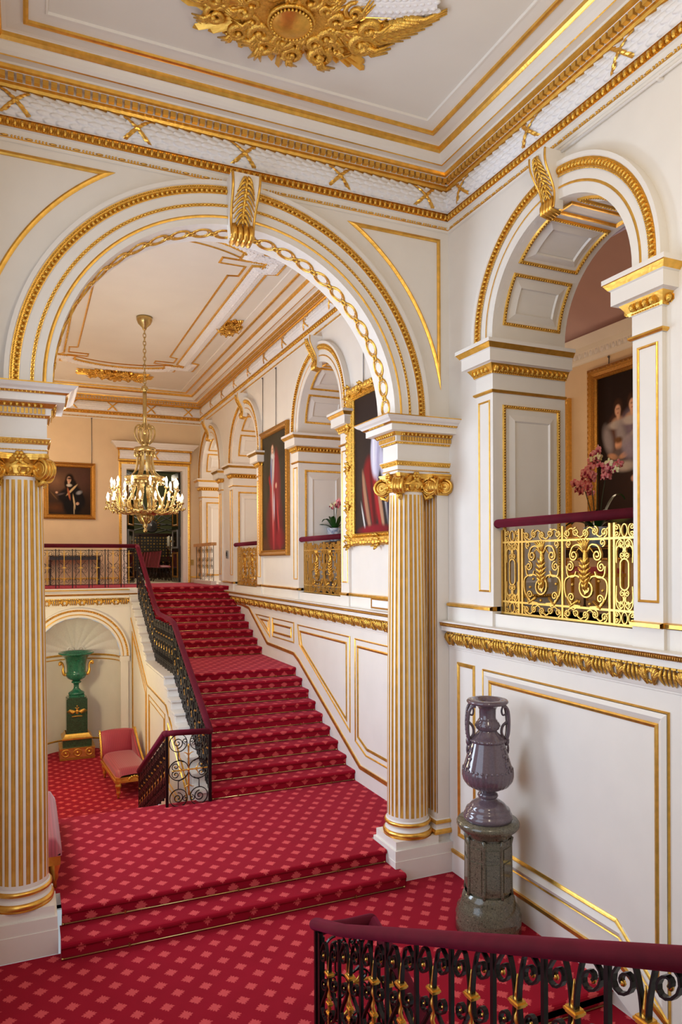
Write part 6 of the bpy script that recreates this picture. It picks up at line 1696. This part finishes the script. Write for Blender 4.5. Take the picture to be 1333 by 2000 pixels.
# small fittings
t = thing('wall_intercom', 'small grey metal entry panel on the pier at the head of the stairs', 'panel', (XR - .005, 17.62, 3.86))
mb = MB(); mb.box(-.025, 0, -.07, .07, -.10, .10, GREYM); mb.build('plate', t)
mb = MB(); mb.box(-.032, -.025, -.03, .03, -.04, .06, BLACKP); mb.build('screen', t)
t = thing('wall_socket_plate', 'small brass plate on the far wall right of the doorway', 'plate', (4.36, YF - .005, 3.66))
mb = MB(); mb.box(-.07, .07, -.02, 0, -.08, .08, BRASS); mb.build('plate', t); mb = MB(); mb.box(-.02, .02, -.028, -.02, -.02, .02, BRASS); mb.build('switch', t)
t = thing('wall_vent', 'small framed rectangular hatch above the carved ledge beside the right column', 'hatch', (XR - .03, 9.1, 3.02))
mb = MB(); mb.sweep(rect(-.28, .28, -.005, .12), [(-.012, 0), (-.012, .012), (.012, .012), (.012, 0)], lambda s, z, d: (-d, s, z), BRONZE, True); mb.build('frame', t)
mb = MB(); mb.box(-.004, 0, -.27, .27, 0, .115, LEAFW); mb.build('cover', t)

# ------------------------------------------------------------------ light
def area(name, loc, rot, sx, sy, e, col=(1, 1, 1), spread=pi):
    l = bpy.data.lights.new(name, 'AREA'); l.shape = 'RECTANGLE'; l.size = sx; l.size_y = sy; l.energy = e; l.color = col; l.spread = spread
    o = bpy.data.objects.new(name, l); C.objects.link(o); o.location = loc; o.rotation_euler = rot; return o
def lamp(name, loc, e, r, col=(1, .78, .55)):
    l = bpy.data.lights.new(name, 'POINT'); l.energy = e; l.shadow_soft_size = r; l.color = col
    o = bpy.data.objects.new(name, l); C.objects.link(o); o.location = loc; return o
COOL = (.68, .81, 1.0)
area('daylight_left', (XL - .3, 4.7, 3.9), (0, -pi / 2, 0), 5.6, 3.2, 195, COOL)         # window 1
area('stair_added_daylight', (XL - .3, 9.25, 3.75), (0, -pi / 2, 0), 3.5, 1.8, 400, (.72, .84, 1))      # through the added window beside the stair
area('daylight_back', (2.05, -2.95, 5.4), (-pi / 2, 0, 0), 3.8, 4.2, 420, (.93, .96, 1))           # window 3
lamp('near_hall_fill', (2.07, 1.6, 6.4), 235, .45, (1, .88, .68))  # unseen fill light added for the near hall, no fixture modelled
for k in range(4): lamp('chandelier_lamp', (2.12 + .8 * cos(k * pi / 2 + .5), 14.2 + .8 * sin(k * pi / 2 + .5), 5.15), 42, .12, (1, .88, .74))
lamp('landing_warm_fill', (XL + .25, 18.6, 5.9), 95, .25, (1, .72, .44))  # hidden warm light added to tint the far end of the hall
lamp('stair_hall_fill', (XL + .25, 12.0, 6.2), 40, .25, (1, .94, .93))  # unseen light added to lift the stair hall and its ceiling
lamp('gallery_fill', (6.9, 7.6, 5.6), 42, .25, (1, .76, .52)); lamp('gallery_fill', (6.9, 12.6, 6.4), 60, .3, (1, .84, .70)); lamp('gallery_fill', (6.9, 16.6, 6.4), 70, .3, (1, .80, .60))  # added unseen lights that warm the gallery
area('gallery_daylight', (8.1, 19.6, 5.2), (0, pi / 2, 0), 3.2, 2.2, 200, (1, .95, .86))
lamp('dining_fill', (3.8, 23.4, 6.2), 220, .3, (1, .86, .66))  # light added because the room past the doorway came out dark
lamp('lower_hall_fill', (XL + .3, 14.6, 1.9), 150, .2, (1, .86, .50))  # unseen yellow light added to brighten the niche and lower hall
w = bpy.data.worlds.new('sky'); sc.world = w; w.use_nodes = True
bgn = w.node_tree.nodes['Background']; bgn.inputs['Color'].default_value = (.85, .92, 1, 1); bgn.inputs['Strength'].default_value = .6

# ------------------------------------------------------------------ camera
cam = bpy.data.cameras.new('camera'); co = bpy.data.objects.new('camera', cam); C.objects.link(co)
cam.sensor_fit = 'VERTICAL'; cam.sensor_height = 36; cam.lens = 1400 / 2000 * 36; cam.shift_y = 94.6 / 2000
YAW = math.atan(616.5 / 1400); ROLL = 15 / 3800
co.matrix_world = Matrix.Translation((0, 0, 3.7)) @ Matrix.Rotation(-YAW, 4, 'Z') @ Matrix.Rotation(pi / 2, 4, 'X') @ Matrix.Rotation(-ROLL, 4, 'Z')
cam.clip_start = .05
sc.camera = co
sc.view_settings.view_transform = 'Standard'; sc.view_settings.look = 'None'; sc.view_settings.gamma = 1; sc.view_settings.use_curve_mapping = False
sc.view_settings.exposure = -.46
